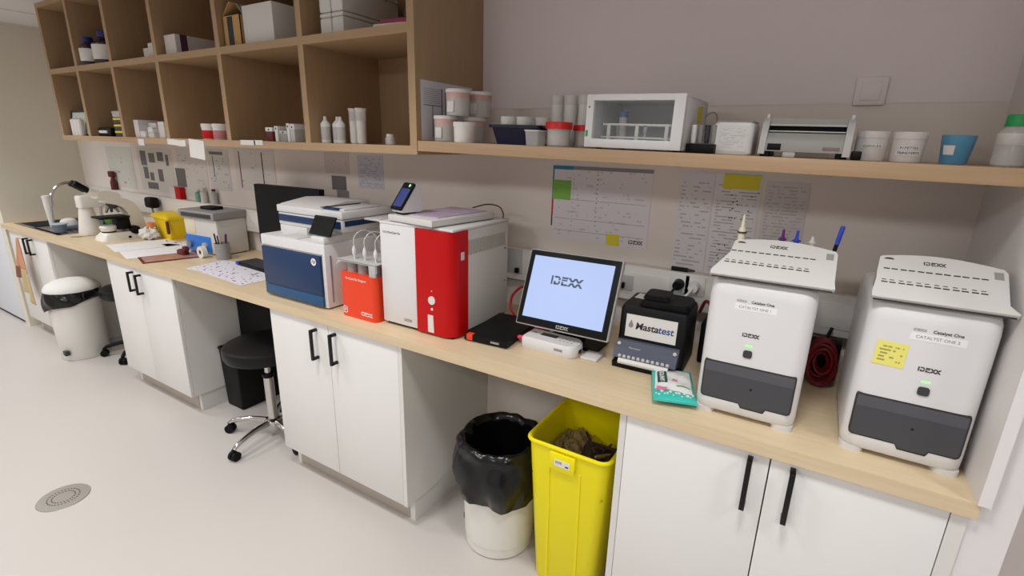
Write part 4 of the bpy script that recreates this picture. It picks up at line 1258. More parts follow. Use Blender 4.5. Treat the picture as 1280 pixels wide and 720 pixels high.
def stool(label, loc, seat_z, seat_r, base_r, a0, metal, group='swivel stools under the worktop'):
    t = thing('swivel_stool', label, 'stool', loc, group=group)
    g = G()
    g.lathe([(seat_r * 0.6, seat_z - 0.075), (seat_r * 0.96, seat_z - 0.07), (seat_r, seat_z - 0.055), (seat_r, seat_z - 0.022), (seat_r * 0.975, seat_z - 0.008), (seat_r * 0.9, seat_z), (seat_r * 0.4, seat_z + 0.004)], (0, 0, 0), SEATM, 40)
    g.obj('seat', t)
    g = G(); g.lathe([(0.030, 0.095), (0.030, 0.10), (0.026, 0.11), (0.026, seat_z - 0.19), (0.022, seat_z - 0.188)], (0, 0, 0), metal, 18); g.obj('gas_column', t)
    g = G(); g.lathe([(0.030, seat_z - 0.205), (0.030, seat_z - 0.185)], (0, 0, 0), BLACK, 18); g.lathe([(0.0155, seat_z - 0.185), (0.0155, seat_z - 0.074)], (0, 0, 0), metal, 14); g.obj('piston', t)
    g = G(); g.lathe([(0.045, 0.07), (0.05, 0.085), (0.045, 0.105), (0.03, 0.115)], (0, 0, 0), metal, 20); g.obj('hub', t)
    for k in range(5):
        a = R(a0 + 72 * k)
        c, s_ = math.cos(a), math.sin(a)
        g = G()
        g.tube([(0.03 * c, 0.03 * s_, 0.092), (base_r * 0.5 * c, base_r * 0.5 * s_, 0.095), (base_r * 0.86 * c, base_r * 0.86 * s_, 0.078), (base_r * c, base_r * s_, 0.060)], lambda u: 0.0175 - 0.006 * u, metal, 10)
        lg = g.obj('leg', t)
        g = G()
        px, py = base_r * c, base_r * s_
        for d in (-0.012, 0.012):
            g.cyl((px - s_ * (d - 0.008), py + c * (d - 0.008), 0.0252), (px - s_ * (d + 0.008), py + c * (d + 0.008), 0.0252), 0.025, m=RUBBER, n=18)
        g.box(px - 0.010, px + 0.010, py - 0.010, py + 0.010, 0.03, 0.064, BLACK, 0.004)
        g.obj('caster', lg)
    return t
stool('round black stool on a chrome star base beside the printer cabinet', (-2.815, -0.470, 0), 0.570, 0.205, 0.262, 207, CHROME)
stool('black stool on a dark star base half hidden behind the far cabinet', (-4.690, -0.325, 0), 0.535, 0.19, 0.235, 308, BLACK)

t = thing('black_bin', 'rectangular black bin against the cabinet side behind the chrome-legged stool', 'waste bin', (-3.295, -0.27, 0))
g = G()
def bb(z, i, j):
    return [(x, y, z) for x, y in rrect(-0.09 + i, 0.09 - i, -0.155 + j, 0.155 - j, 0.012, 3)]
g.loft([bb(0, 0.012, 0.012), bb(0.006, 0.008, 0.008), bb(0.385, 0.0, 0.0), bb(0.385, 0.006, 0.006), bb(0.02, 0.016, 0.016)], BLACK)
g.obj('bin_body', t)
g = G(); g.loft([bb(0.375, -0.004, -0.004), bb(0.388, -0.004, -0.004), bb(0.388, 0.006, 0.006), bb(0.375, 0.006, 0.006)], BLACK); g.obj('rim', t)
t = thing('hung_unit', 'black box-shaped unit hanging under the worktop above the black bin', 'unit', (-3.165, -0.155, 0.40))
g = G(); g.box(-0.215, 0.215, -0.125, 0.125, 0.0, 0.438, BLACK, 0.008); g.obj('case', t)
g = G(); g.box(-0.195, 0.195, -0.1265, -0.124, 0.03, 0.41, RUBBER, 0.002); g.obj('front_panel', t)
g = G(); g.box(-0.2, -0.17, -0.1, 0.1, 0.438, 0.4615, BLACKM); g.box(0.17, 0.2, -0.1, 0.1, 0.438, 0.4615, BLACKM); g.obj('hanger', t)

# towel on the sink cabinet's handle
t = thing('hand_towel', 'peach and beige towel hanging from the sink cabinet handle', 'towel', (-5.575, DF - 0.046, 0.84))
def towel(u, v):
    a = u * 2 - 1
    wd = 0.018 + 0.10 * min(1, v * 1.6)
    x = -0.015 - 0.05 * v + a * wd
    y = -0.004 - 0.016 * (0.5 + 0.5 * math.sin(7 * a + 3 * v)) * (0.35 + v) 
    z = -0.44 * v * (1 - 0.14 * a * (-1) * v) - 0.03 * abs(a) * v
    return (x, y, z)
def tw(u0, u1, v0, v1):
    return lambda u, v: towel(u0 + (u1 - u0) * u, v0 + (v1 - v0) * v)
g = G(); g.grid(tw(0, 1, 0, 0.55), 22, 20, PEACH); g.grid(tw(0.32, 1, 0.55, 1), 18, 14, BEIGE); g.grid(tw(0, 0.32, 0.55, 0.78), 10, 8, TOWBR)
g.obj('cloth', t, solid=0.003)
g = G(); g.tube([(0.0, -0.004, -0.002), (0.012, -0.001, 0.004), (0.022, 0.004, -0.004)], 0.004, BEIGE, 8); g.obj('hanging_loop', t)

t = thing('floor_drain', 'round metal floor drain set in the pale vinyl floor', 'drain', (-3.155, -1.315, 0.0))
g = G(); g.lathe([(0.098, 0.0002), (0.096, 0.003), (0.0, 0.0035)], (0, 0, 0), STEELG, 48, True, False); g.obj('cover', t)
g = G()
for r, n, l in ((0.058, 30, 0.010), (0.042, 24, 0.009)):
    for k in range(n):
        a = 2 * PI * k / n
        g.box(r * math.cos(a) - 0.0025, r * math.cos(a) + 0.0025, r * math.sin(a) - 0.0025, r * math.sin(a) + 0.0025, 0.003, 0.0042, SLOT)
g.obj('slots', t, smooth=False)

# ------------------------------------------------------------------ things on the open wall shelf
t = thing('wall_chart', 'white printed table sheet on the side of the pigeon-holes above the open shelf', 'poster', (-1.7224, -0.245, 1.735))
g = G(); g.box(-0.0004, 0.0004, -0.165, 0.160, -0.108, 0.108, M('sheet with table', (214, 212, 220), 0.7)); g.obj('sheet', t, smooth=False)
g = G()
for (y0, y1, z0, z1) in ((-0.045, -0.040, -0.06, 0.085), (-0.022, -0.018, -0.06, 0.085), (-0.10, -0.097, -0.095, 0.02), (-0.15, -0.045, 0.020, 0.0225), (0.05, 0.15, 0.03, 0.0325)):
    g.box(0.0005, 0.0009, y0, y1, z0, z1, INK)
for k in range(8):
    g.box(0.0005, 0.0008, -0.15, -0.05, 0.03 + 0.007 * k, 0.0315 + 0.007 * k, INKL)
g.obj('table_lines', t, smooth=False)

def pot(name, label, x, y, r, h, lidm, bodym, z=0.0, lid_h=0.016, group=None, cat='container', content=None, lip=1.05):
    t = on_shelf(name, label, cat, x, y, group)
    if z:
        t.location.z += z
    g = G(); g.lathe([(r * 0.93, 0), (r * 0.96, 0.004), (r, h - lid_h * 0.6), (r * 0.97, h - lid_h * 0.6), (r * 0.92, 0.005)], (0, 0, 0), bodym, 26); g.obj('pot_body', t)
    if content:
        g = G(); g.lathe([(r * 0.86, 0.006), (r * 0.88, h * 0.55)], (0, 0, 0), content, 20); g.obj('contents', t)
    g = G(); g.lathe([(r * lip, h - lid_h), (r * lip, h - 0.002), (r * lip * 0.97, h)], (0, 0, 0), lidm, 26); g.obj('lid', t)
    return t
SPG = 'clear specimen pots with coral lids'
def spec(label, x, y, z=0.0):
    t = pot('specimen_pot', label, x, y, 0.044, 0.092, FOAM, CLEAR, z, 0.012, SPG)
    g = G(); g.lathe([(0.0435, 0.062), (0.0435, 0.082)], (0, 0, 0), ORLID, 26); g.obj('lid_seal', t)
    g = G(); g.box(-0.016, 0.014, -0.0450, -0.042, 0.012, 0.05, FOAM, 0.001); g.obj('label', t)
    return t
spec('lower front clear pot with coral seal beside the table sheet', -1.650, -0.355)
spec('lower rear clear pot with coral seal behind the plain white jar', -1.588, -0.262)
spec('upper front clear pot with coral seal, largest of the upper pair', -1.600, -0.345, 0.0935)
spec('upper rear clear pot with coral seal nearest the bare wall', -1.575, -0.235, 0.0935)
pot('jar', 'plain white lidded jar standing before the stacked clear pots', -1.534, -0.392, 0.040, 0.070, FOAM, BINW, lid_h=0.016)

t = on_shelf('basket', 'low navy blue plastic basket on the open shelf', 'basket', -1.345, -0.26)
g = G()
def bk(z, i):
    return [(x, y, z) for x, y in rrect(-0.098 + i, 0.098 - i, -0.105 + i, 0.105 - i, 0.012, 4)]
g.loft([bk(0, 0.016), bk(0.060, 0.002), bk(0.060, 0.006), bk(0.004, 0.020)], NAVY); g.obj('tub', t)
g = G(); g.loft([bk(0.056, -0.006), bk(0.066, -0.006), bk(0.066, 0.005), bk(0.056, 0.005)], NAVY); g.box(0.10, 0.155, -0.09, -0.07, 0.056, 0.066, NAVY, 0.002); g.obj('rim', t)
for k, (x, y) in enumerate(((-1.395, -0.315), (-1.332, -0.31), (-1.282, -0.27))):
    pot('white_cap_jar', ['leftmost white capped jar in the navy basket', 'middle white capped jar in the navy basket', 'right-hand white capped jar in the navy basket'][k], x, y, 0.028, 0.090, FOAM, FROST, 0.0045, 0.026, 'white capped jars in the navy basket', 'jar')
for k, (x, y) in enumerate(((-1.312, -0.10), (-1.255, -0.10), (-1.193, -0.11))):
    t = on_shelf('tall_tube', ['left tall off-white tube behind the navy basket', 'middle tall off-white tube behind the navy basket', 'right tall off-white tube nearest the white incubator'][k], 'tube', x, y, 'tall tubes behind the basket')
    g = G(); g.lathe([(0.0225, 0), (0.0235, 0.005), (0.0235, 0.150)], (0, 0, 0), LTUBE, 22); g.obj('tube_body', t)
    g = G(); g.lathe([(0.0245, 0.150), (0.0245, 0.180), (0.0235, 0.183)], (0, 0, 0), BINW, 22); g.obj('cap', t)
pot('red_lid_pot', 'left clear pot with a red lid beside the navy basket', -1.176, -0.352, 0.040, 0.078, REDLID, CLEAR, 0, 0.022, 'clear pots with red lids', content=FROST, lip=1.12)
pot('red_lid_pot', 'right clear pot with a red lid next to the white incubator', -1.110, -0.275, 0.040, 0.072, REDLID, CLEAR, 0, 0.018, 'clear pots with red lids', content=FROST, lip=1.12)
t = on_shelf('clear_box', 'little clear plastic tub between the navy basket and the red-lidded pot', 'box', -1.243, -0.385)
g = G(); g.loft([[(x, y, z) for x, y in rrect(-0.022 - i, 0.022 + i, -0.03 - i, 0.03 + i, 0.006, 3)] for z, i in ((0, 0), (0.048, 0.004))], CLEAR); g.obj('tub', t)
g = G(); g.loft([[(x, y, z) for x, y in rrect(-0.028, 0.028, -0.036, 0.036, 0.006, 3)] for z in (0.046, 0.050)], FROST); g.obj('lid', t)

# small incubator
t = on_shelf('incubator', 'white mini incubator with a window and a wire rack inside', 'incubator', -0.905, -0.265)
IW, ID, IH = 0.1475, 0.150, 0.158
g = G()
g.box(-IW, IW, -ID + 0.02, ID, 0.004, 0.016, DEVW, 0.002)
g.box(-IW, IW, -ID + 0.02, ID, IH - 0.012, IH, DEVW, 0.003)
g.box(-IW, -IW + 0.012, -ID + 0.02, ID, 0.012, IH - 0.008, DEVW, 0.002)
g.box(IW - 0.012, IW, -ID + 0.02, ID, 0.012, IH - 0.008, DEVW, 0.002)
g.box(-IW, IW, ID - 0.012, ID, 0.01, IH - 0.008, DEVW)
for x in (-0.12, 0.12):
    for y in (-0.10, 0.12):
        g.cyl((x, y, 0), (x, y, 0.006), 0.010, m=BLACK, n=10)
g.obj('cabinet_body', t)
g = G()
wx0, wx1, wz0, wz1 = -0.124, 0.116, 0.030, 0.140
y0, y1 = -ID - 0.006, -ID + 0.019
g.box(-IW, wx0, y0, y1, 0.004, IH, DEVW, 0.002)
g.box(wx1, IW, y0, y1, 0.004, IH, DEVW, 0.002)
g.box(wx0 - 0.002, wx1 + 0.002, y0, y1, 0.004, wz0, DEVW, 0.002)
g.box(wx0 - 0.002, wx1 + 0.002, y0, y1, wz1, IH, DEVW, 0.002)
dr = g.obj('door_frame', t)
g = G(); g.box(wx0, wx1, y0 + 0.008, y0 + 0.011, wz0, wz1, GLASSY); g.obj('window_pane', dr)
g = G(); g.prism(rrect(-0.1445, -0.137, 0.035, 0.054, 0.003), 'xz', y0 - 0.001, y0 + 0.001, GREENLID); g.obj('green_mark', dr)
g = G(); g.box(-0.139, -0.136, y0 - 0.001, y0 + 0.001, 0.118, 0.124, GAPM); g.obj('sensor_hole', dr)
g = G()
for z in (0.034, 0.072):
    g.box(-0.115, 0.110, -0.104, -0.098, z, z + 0.005, FOAM)
    g.box(-0.115, 0.110, -0.02, -0.014, z, z + 0.005, FOAM)
for x in (-0.095, -0.005, 0.085):
    g.box(x, x + 0.010, -0.105, -0.097, 0.016, 0.075, FOAM)
    g.box(x, x + 0.010, -0.02, -0.013, 0.016, 0.075, FOAM)
g.box(-0.115, -0.110, -0.104, -0.014, 0.072, 0.077, FOAM)
g.box(0.105, 0.110, -0.104, -0.014, 0.072, 0.077, FOAM)
g.obj('wire_rack', t, smooth=False)
t2 = on_shelf('culture_tube', 'blue-capped tube standing inside the mini incubator', 'tube', -0.975, -0.30)
t2.location.z += 0.0165
g = G(); g.lathe([(0.010, 0), (0.0125, 0.01), (0.0125, 0.082)], (0, 0, 0), FROST, 16); g.obj('tube_body', t2)
g = G(); g.lathe([(0.015, 0.082), (0.015, 0.100)], (0, 0, 0), BLUEIN, 16); g.obj('cap', t2)
g = G(); g.box(-0.0004, 0.0004, -0.028, 0.028, -0.024, 0.024, STICKY)
tag(g.obj('sticky_note', loc=(-0.7545, -0.225, sz(-0.757) + 0.112), rot=(R(6), SL, 0), smooth=False), 'yellow sticky note on the right side of the mini incubator', 'sticky note')
g = G(); g.tube([(-0.765, -0.14, sz(-0.76) + 0.10), (-0.742, -0.12, sz(-0.76) + 0.125), (-0.725, -0.10, sz(-0.76) + 0.11), (-0.72, -0.085, sz(-0.72) + 0.004)], 0.002, GREYP, 6)
tag(g.obj('cable'), 'thin grey lead arching behind the mini incubator', 'cable')
g = G(); g.grid(lambda u, v: ((u - 0.5) * 0.05, (v - 0.5) * 0.05, 0.001 + 0.012 * abs(math.sin(5 * u + 2 * v))), 10, 8, FOAM)
tag(g.obj('tissue', loc=(-0.985, -0.25, sz(-0.985) + 0.159), solid=0.001), 'crumpled bit of white tissue on top of the mini incubator', 'tissue')

t = on_shelf('tube_rack', 'small black rack of grey tubes between incubator and white canister', 'tube rack', -0.712, -0.335)
g = G(); g.box(-0.040, 0.038, -0.045, 0.045, 0, 0.026, BLACK, 0.002); g.obj('rack_base', t)
for k in range(4):
    x = -0.028 + 0.0185 * k
    o = G().lathe([(0.006, 0.027), (0.0075, 0.034), (0.0075, 0.078)], (0, 0, 0), [LTUBE, GREYP, DKGREY, GREYP][k], 12).obj('sample_tube', loc=(-0.712 + x, -0.345, sz(-0.712) - SL * x + 0.0005))
    tag(o, ['cream tube at the left of the black rack', 'grey tube second in the black rack', 'dark grey tube third in the black rack', 'grey tube at the right of the black rack'][k], 'tube', 'tubes in the small black rack')
t = on_shelf('canister', 'white rounded canister printed with fine text, left of the silver machine', 'canister', -0.635, -0.285)
g = G(); g.loft([[(x, y, z) for x, y in rrect(-0.053 + i, 0.053 - i, -0.065 + i, 0.065 - i, 0.014, 5)] for z, i in ((0, 0.003), (0.004, 0), (0.080, 0), (0.087, 0.004))], DEVW); g.obj('canister_body', t)
g = G(); g.loft([[(x, y, z) for x, y in rrect(-0.050, 0.050, -0.062, 0.062, 0.012, 5)] for z in (0.0875, 0.0905)], GREYP); g.obj('lid', t)
g = G(); g.box(-0.042, 0.040, -0.0656, -0.0645, 0.010, 0.078, paper('canister print', (224, 222, 220), (203, 201, 201), 14, 2, 0.5, margin=0.10)); g.obj('printed_panel', t, smooth=False)

# silver roller machine
t = on_shelf('sealing_machine', 'silver bench machine with a dark slot and curved end cheeks', 'machine', -0.457, -0.265)
MW = 0.106
cheek = [(-0.098, 0.006), (-0.092, 0.05), (-0.075, 0.085), (-0.05, 0.100), (0.09, 0.100), (0.09, 0.006)]
for s_ in (-1, 1):
    g = G(); g.prism(cheek, 'yz', s_ * MW, s_ * (MW - 0.016), LGREY); g.obj('end_cheek', t)
    g = G(); g.box(s_ * (MW - 0.010), s_ * (MW - 0.003), -0.03, -0.02, 0.1, 0.112, FOAM); g.obj('guide_pin', t)
g = G(); g.prism([(-0.094, 0.014), (-0.092, 0.042), (-0.074, 0.062), (0.02, 0.062), (0.02, 0.014)], 'yz', -MW + 0.0165, MW - 0.0165, SILVER); g.obj('body', t)
g = G(); g.prism([(-0.058, 0.086), (-0.052, 0.100), (0.085, 0.100), (0.085, 0.086)], 'yz', -MW + 0.0165, MW - 0.0165, SILVER); g.box(-MW + 0.0165, MW - 0.0165, -0.066, -0.055, 0.0805, 0.0855, LGREY); g.obj('top_cover', t)
g = G(); g.box(-MW + 0.0165, MW - 0.0165, -0.050, 0.08, 0.0625, 0.0855, GAPM); g.cyl((-MW + 0.017, -0.066, 0.066), (MW - 0.017, -0.066, 0.066), 0.0030, m=STEEL, n=10); g.obj('slot', t)
g = G(); g.box(-0.085, -0.052, -0.0955, -0.090, 0.017, 0.034, BLACK, 0.001); g.obj('display', t)
g = G(); g.box(0.045, 0.083, -0.0945, -0.091, 0.020, 0.029, M('plum badge', (140, 116, 120), 0.4), 0.001); g.obj('badge', t)
g = G()
for x in (-0.09, 0.09):
    g.box(x - 0.012, x + 0.012, -0.085, 0.08, 0.0, 0.014, BLACK, 0.002)
g.box(-0.045, -0.015, -0.095, -0.06, 0.0, 0.013, LGREY, 0.002)
g.obj('feet', t)
t = on_shelf('plug_block', 'black plug block between the silver machine and the first labelled jar', 'plug', -0.337, -0.335)
g = G(); g.box(-0.010, 0.012, -0.02, 0.02, 0, 0.022, BLACK, 0.003); g.obj('block', t)
g = G(); g.tube([(0.0, 0.018, 0.012), (0.004, 0.05, 0.008), (0.0, 0.10, 0.006)], 0.003, BLACK, 6); g.obj('cord', t)

def labelled_jar(label, x, lines):
    t = on_shelf('labelled_jar', label, 'jar', x, -0.275, 'cloudy labelled jars')
    r = 0.036
    g = G(); g.lathe([(r * 0.9, 0), (r * 0.97, 0.005), (r, 0.05), (r * 0.98, 0.058)], (0, 0, 0), FROST, 28); g.obj('jar_body', t)
    g = G(); g.lathe([(r * 1.02, 0.056), (r * 1.02, 0.070), (r * 0.96, 0.073)], (0, 0, 0), FROST, 28); g.obj('lid', t)
    for k, (tx, zz, ww) in enumerate(lines):
        g = G()
        n = 10
        def cv(u, v):
            a = (u - 0.5) * ww / r
            return (r * 1.015 * math.sin(a), -r * 1.015 * math.cos(a), zz + (v - 0.5) * 0.011)
        g.grid(cv, n, 1, FOAM); s2 = g.obj('label_strip', t)
        for i, ch in enumerate(tx):
            a = ((i + 0.5) / len(tx) - 0.5) * ww * 0.88 / r
            text(ch, 0.0085, (r * 1.028 * math.sin(a), -r * 1.028 * math.cos(a), zz), INK, s2, rot=(PI / 2, 0, a))
labelled_jar('cloudy jar labelled CUPULES next to the silver machine', -0.305, [('CUPULES', 0.036, 0.046)])
labelled_jar('cloudy jar with a two-line label left of the blue beaker', -0.228, [('PIPETTES', 0.034, 0.044), ('TRANSFERTS', 0.022, 0.054)])
t = on_shelf('blue_beaker', 'translucent blue beaker with a white label on the open shelf', 'beaker', -0.133, -0.28)
g = G(); g.lathe([(0.025, 0), (0.027, 0.004), (0.034, 0.068), (0.0325, 0.068), (0.026, 0.006)], (0, 0, 0), BLUEPL, 28); g.obj('beaker_body', t)
g = G(); g.box(-0.008, 0.014, -0.008, 0.010, 0.007, 0.058, BLUEIN, 0.004); g.obj('wrapper', t)
g = G(); g.grid(lambda u, v: ((0.0295 + 0.0045 * v) * math.sin(-1.0 + 0.75 * u), -(0.0295 + 0.0045 * v) * math.cos(-1.0 + 0.75 * u), 0.022 + 0.022 * v), 8, 1, FOAM); g.obj('label_strip', t)
t = on_shelf('green_lid_jar', 'clear jar with a bright green lid at the right end of the open shelf', 'jar', -0.036, -0.285)
g = G(); g.lathe([(0.026, 0), (0.030, 0.004), (0.031, 0.075), (0.022, 0.088), (0.020, 0.092)], (0, 0, 0), CLEAR, 26); g.obj('jar_body', t)
g = G(); g.lathe([(0.0305, 0.048), (0.0312, 0.049), (0.0312, 0.074), (0.0305, 0.075)], (0, 0, 0), FROST, 26); g.obj('label_band', t)
g = G(); g.lathe([(0.023, 0.090), (0.023, 0.113), (0.021, 0.116)], (0, 0, 0), GREENLID, 24); g.obj('lid', t)

t = thing('light_switch', 'square white light switch on the bare wall above the silver machine', 'switch', (-0.318, -0.0018, 1.799))
SW = M('switch plastic', (236, 224, 222), 0.4)
g = G(); g.box(-0.040, 0.040, -0.009, 0.0, -0.040, 0.040, SW, 0.003); g.obj('plate', t)
g = G(); g.box(-0.024, 0.026, -0.012, -0.008, -0.026, 0.026, SW, 0.002); g.obj('rocker', t)

# ------------------------------------------------------------------ things in the pigeon-holes
def reagent_bottle(label, x, y, r, h):
    t = thing('reagent_bottle', label, 'bottle', (x, y, ZM2), group='blue-capped lab bottles')
    g = G(); g.lathe([(r * 0.95, 0), (r, 0.008), (r, h * 0.62), (r * 0.45, h * 0.78), (r * 0.42, h * 0.84)], (0, 0, 0), BLUELIQ, 24); g.obj('glass', t)
    g = G(); g.lathe([(r * 1.01, h * 0.14), (r * 1.015, h * 0.142), (r * 1.015, h * 0.58), (r * 1.01, h * 0.582)], (0, 0, 0), FOAM, 24); g.obj('label', t)
    g = G(); g.lathe([(r * 0.55, h * 0.83), (r * 0.55, h * 0.98), (r * 0.5, h)], (0, 0, 0), BLUECAP, 20); g.obj('cap', t)
reagent_bottle('slimmer blue-capped bottle at the left of the pigeon-hole pair', -4.450, -0.385, 0.052, 0.165)
reagent_bottle('wider blue-capped bottle at the right of the pigeon-hole pair', -4.300, -0.345, 0.078, 0.190)

def carton(name, label, x0, x1, y0, y1, z0, h, m, group=None, stripe=None, lid=None):
    t = thing(name, label, 'box', ((x0 + x1) / 2, (y0 + y1) / 2, z0), group=group)
    g = G(t); g.box(x0, x1, y0, y1, z0, z0 + h, m, 0.002); g.obj('box_body', t)
    if stripe:
        g = G(t); g.box(x0 - 0.0006, x0 + (x1 - x0) * 0.30, y0 - 0.0008, y1 - 0.01, z0 + 0.001, z0 + h + 0.0006, stripe); g.obj('stripe', t)
    if lid:
        g = G(t); g.box(x0 - 0.001, x1 + 0.001, y0 - 0.001, y1 + 0.001, z0 + h * lid, z0 + h * lid + 0.002, LGREY); g.obj('lid_seam', t)
    return t
SB = 'small white cartons on the upper boards'
carton('small_carton', 'lowest front carton of the three stepped white cartons', -3.745, -3.690, -0.40, -0.30, ZM2, 0.052, BOXW, SB, lid=0.7)
carton('small_carton', 'middle one of the three stepped white cartons', -3.688, -3.638, -0.40, -0.28, ZM2, 0.075, BOXW, SB, lid=0.7)
carton('small_carton', 'tallest right-hand one of the three stepped white cartons', -3.636, -3.585, -0.39, -0.26, ZM2, 0.095, BOXW, SB, lid=0.8)
t = carton('long_carton', 'long white carton with a dark purple stripe near its end', -3.505, -3.395, -0.40, -0.06, ZM2, 0.100, BOXW)
g = G(t); g.box(-3.5056, -3.3944, -0.375, -0.340, ZM2 + 0.0005, ZM2 + 0.1006, M('purple stripe', (84, 50, 84), 0.6)); g.obj('stripe', t)

t = thing('cardboard_box', 'open brown cardboard box with a dark vertical band', 'box', (-2.865, -0.30, ZM2))
g = G()
a, b, c, d2, hh = -0.068, 0.070, -0.11, 0.12, 0.132
g.box(a, b, c, c + 0.004, 0, hh, CARD); g.box(a, b, d2 - 0.004, d2, 0, hh, CARD)
g.box(a, a + 0.004, c, d2, 0, hh, CARD); g.box(b - 0.004, b, c, d2, 0, hh, CARD); g.box(a, b, c, d2, 0, 0.004, CARD)
g.obj('box_body', t, smooth=False)
g = G(); g.box(-0.030, 0.012, c - 0.0008, c, 0.001, hh - 0.004, M('navy band', (40, 48, 56), 0.6)); g.obj('dark_band', t, smooth=False)
g = G()
g.prism([(a, hh), (a + 0.004, hh), (0.005, hh + 0.055), (0.0, hh + 0.058)], 'xz', c, d2, CARD)
g.prism([(b, hh), (b - 0.004, hh), (0.02, hh + 0.05), (0.024, hh + 0.054)], 'xz', c + 0.02, d2, GREYP)
g.obj('flaps', t, smooth=False)
g = G(); g.box(-0.05, 0.05, -0.08, 0.09, 0.006, hh - 0.015, MAROON, 0.01); g.obj('packet_inside', t)
carton('white_box', 'large plain white box beside the brown cardboard box', -2.788, -2.568, -0.40, -0.10, ZM2, 0.165, FOAM)
FB = 'white foam boxes in the top right pigeon-hole'
for k, (x0, x1, z, h, lab) in enumerate(((-2.274, -2.206, 0, 0.085, 'lower left block of the white foam stack'), (-2.203, -2.135, 0, 0.085, 'lower right block of the white foam stack'),
                                        (-2.274, -2.206, 0.0865, 0.11, 'upper left block of the white foam stack'), (-2.203, -2.135, 0.0865, 0.11, 'upper right block of the white foam stack'))):
    t = thing('foam_box', lab, 'box', ((x0 + x1) / 2, -0.25, ZM2 + z), group=FB)
    g = G(); w = (x1 - x0) / 2; g.box(-w, w, -0.14, 0.18, 0, h * 0.80, FOAM, 0.008); g.obj('box_body', t)
    g = G(); g.box(-w, w, -0.14, 0.18, h * 0.805, h, FOAM, 0.006); g.obj('lid', t)
t = thing('magenta_packet', 'magenta and white packets lying right of the white foam boxes', 'packet', (-1.88, -0.33, ZM2), rz=R(6))
g = G(); g.box(-0.09, 0.09, -0.06, 0.06, 0, 0.018, BOXW, 0.003); g.obj('white_packet', t)
g = G(); g.box(-0.065, 0.095, -0.05, 0.05, 0.0185, 0.036, MAGENTA, 0.004); g.obj('magenta_pouch', t)
g = G(); g.box(0.03, 0.09, -0.03, 0.04, 0.0365, 0.07, DKGREY, 0.008); g.obj('dark_cap', t)

# bottom row
t = thing('framed_sheet', 'framed sheet with a dark green edge leaning in the bottom left pigeon-hole', 'frame', (-4.795, -0.392, ZB2))
g = G()
for (x0, x1, z0, z1) in ((-0.15, -0.138, 0, 0.165), (-0.15, 0.15, 0.153, 0.165), (0.138, 0.15, 0, 0.165), (-0.15, 0.15, 0, 0.01)):
    g.box(x0, x1, -0.008, 0.004, z0, z1, M('dark green frame', (28, 52, 48), 0.4))
fr = g.obj('frame', t, rot=(R(-8), 0, 0), smooth=False)
g = G(); g.box(-0.138, 0.138, -0.003, 0.0, 0.01, 0.153, paper('framed page', (196, 204, 190), (120, 140, 120), 8, 3, 0.45)); g.obj('picture', fr, smooth=False)
for k, x in enumerate((-4.815, -4.765, -4.715)):
    t = thing('white_roll', ['left upright white roll before the dark green frame', 'middle upright white roll before the dark green frame', 'right upright white roll before the dark green frame'][k], 'roll', (x, -0.416, ZB2), group='white rolls in the bottom left pigeon-hole')
    g = G(); g.lathe([(0.018, 0), (0.0195, 0.004), (0.0195, 0.10), (0.018, 0.104)], (0, 0, 0), BOXW, 18); g.obj('roll_body', t)
    g = G(); g.lathe([(0.009, 0.1042), (0.008, 0.112)], (0, 0, 0), LGREY, 12); g.obj('core', t)
t = thing('black_case', 'black case with a white handle in the second bottom pigeon-hole', 'case', (-4.42, -0.33, ZB2))
g = G(); g.box(-0.10, 0.085, -0.07, 0.08, 0, 0.055, BLACK, 0.012); g.obj('case_body', t)
g = G(); g.box(-0.06, 0.05, -0.08, -0.065, 0.018, 0.036, FOAM, 0.004); g.obj('handle', t)
for k in range(4):
    t = thing('striped_box', ['lowest of the black boxes with yellow ends', 'second lowest of the black boxes with yellow ends', 'third of the black boxes with yellow ends', 'topmost of the black boxes with yellow ends'][k], 'box', (-4.19, -0.35, ZB2 + 0.0385 * k), group='stack of black boxes with yellow ends')
    g = G(); g.box(-0.055, 0.075, -0.06, 0.08, 0, 0.037, (DKGREY if k < 3 else LGREY), 0.003); g.obj('box_body', t)
    g = G(); g.box(-0.054, 0.074, -0.0612, -0.059, 0.022, 0.034, (SHARP if k < 3 else LGREY), 0.001); g.obj('yellow_end', t)
WB = 'small white boxes in the third bottom pigeon-hole'
for k, (x0, x1, y0, z, h, lab) in enumerate(((-3.985, -3.93, -0.41, 0, 0.10, 'tall narrow white box at the left of the small box pile'), (-3.925, -3.83, -0.36, 0, 0.085, 'wide white box behind the tall narrow one'),
        (-3.90, -3.84, -0.42, 0, 0.035, 'low white box lying in front of the wide one'), (-3.826, -3.76, -0.41, 0, 0.03, 'lower flat white box right of the middle'),
        (-3.826, -3.77, -0.41, 0.031, 0.028, 'upper flat white box right of the middle'), (-3.72, -3.655, -0.40, 0, 0.09, 'white box standing by the right divider'), (-3.70, -3.64, -0.34, 0.0905, 0.07, 'pale box perched on the one by the right divider'))):
    carton('small_box', lab, x0, x1, y0, y0 + (0.05 if k in (2,) else 0.11), ZB2 + z, h, [BOXW, BOXW, FOAM, BOXW, FOAM, BOXW, FROST][k], WB, lid=0.75)
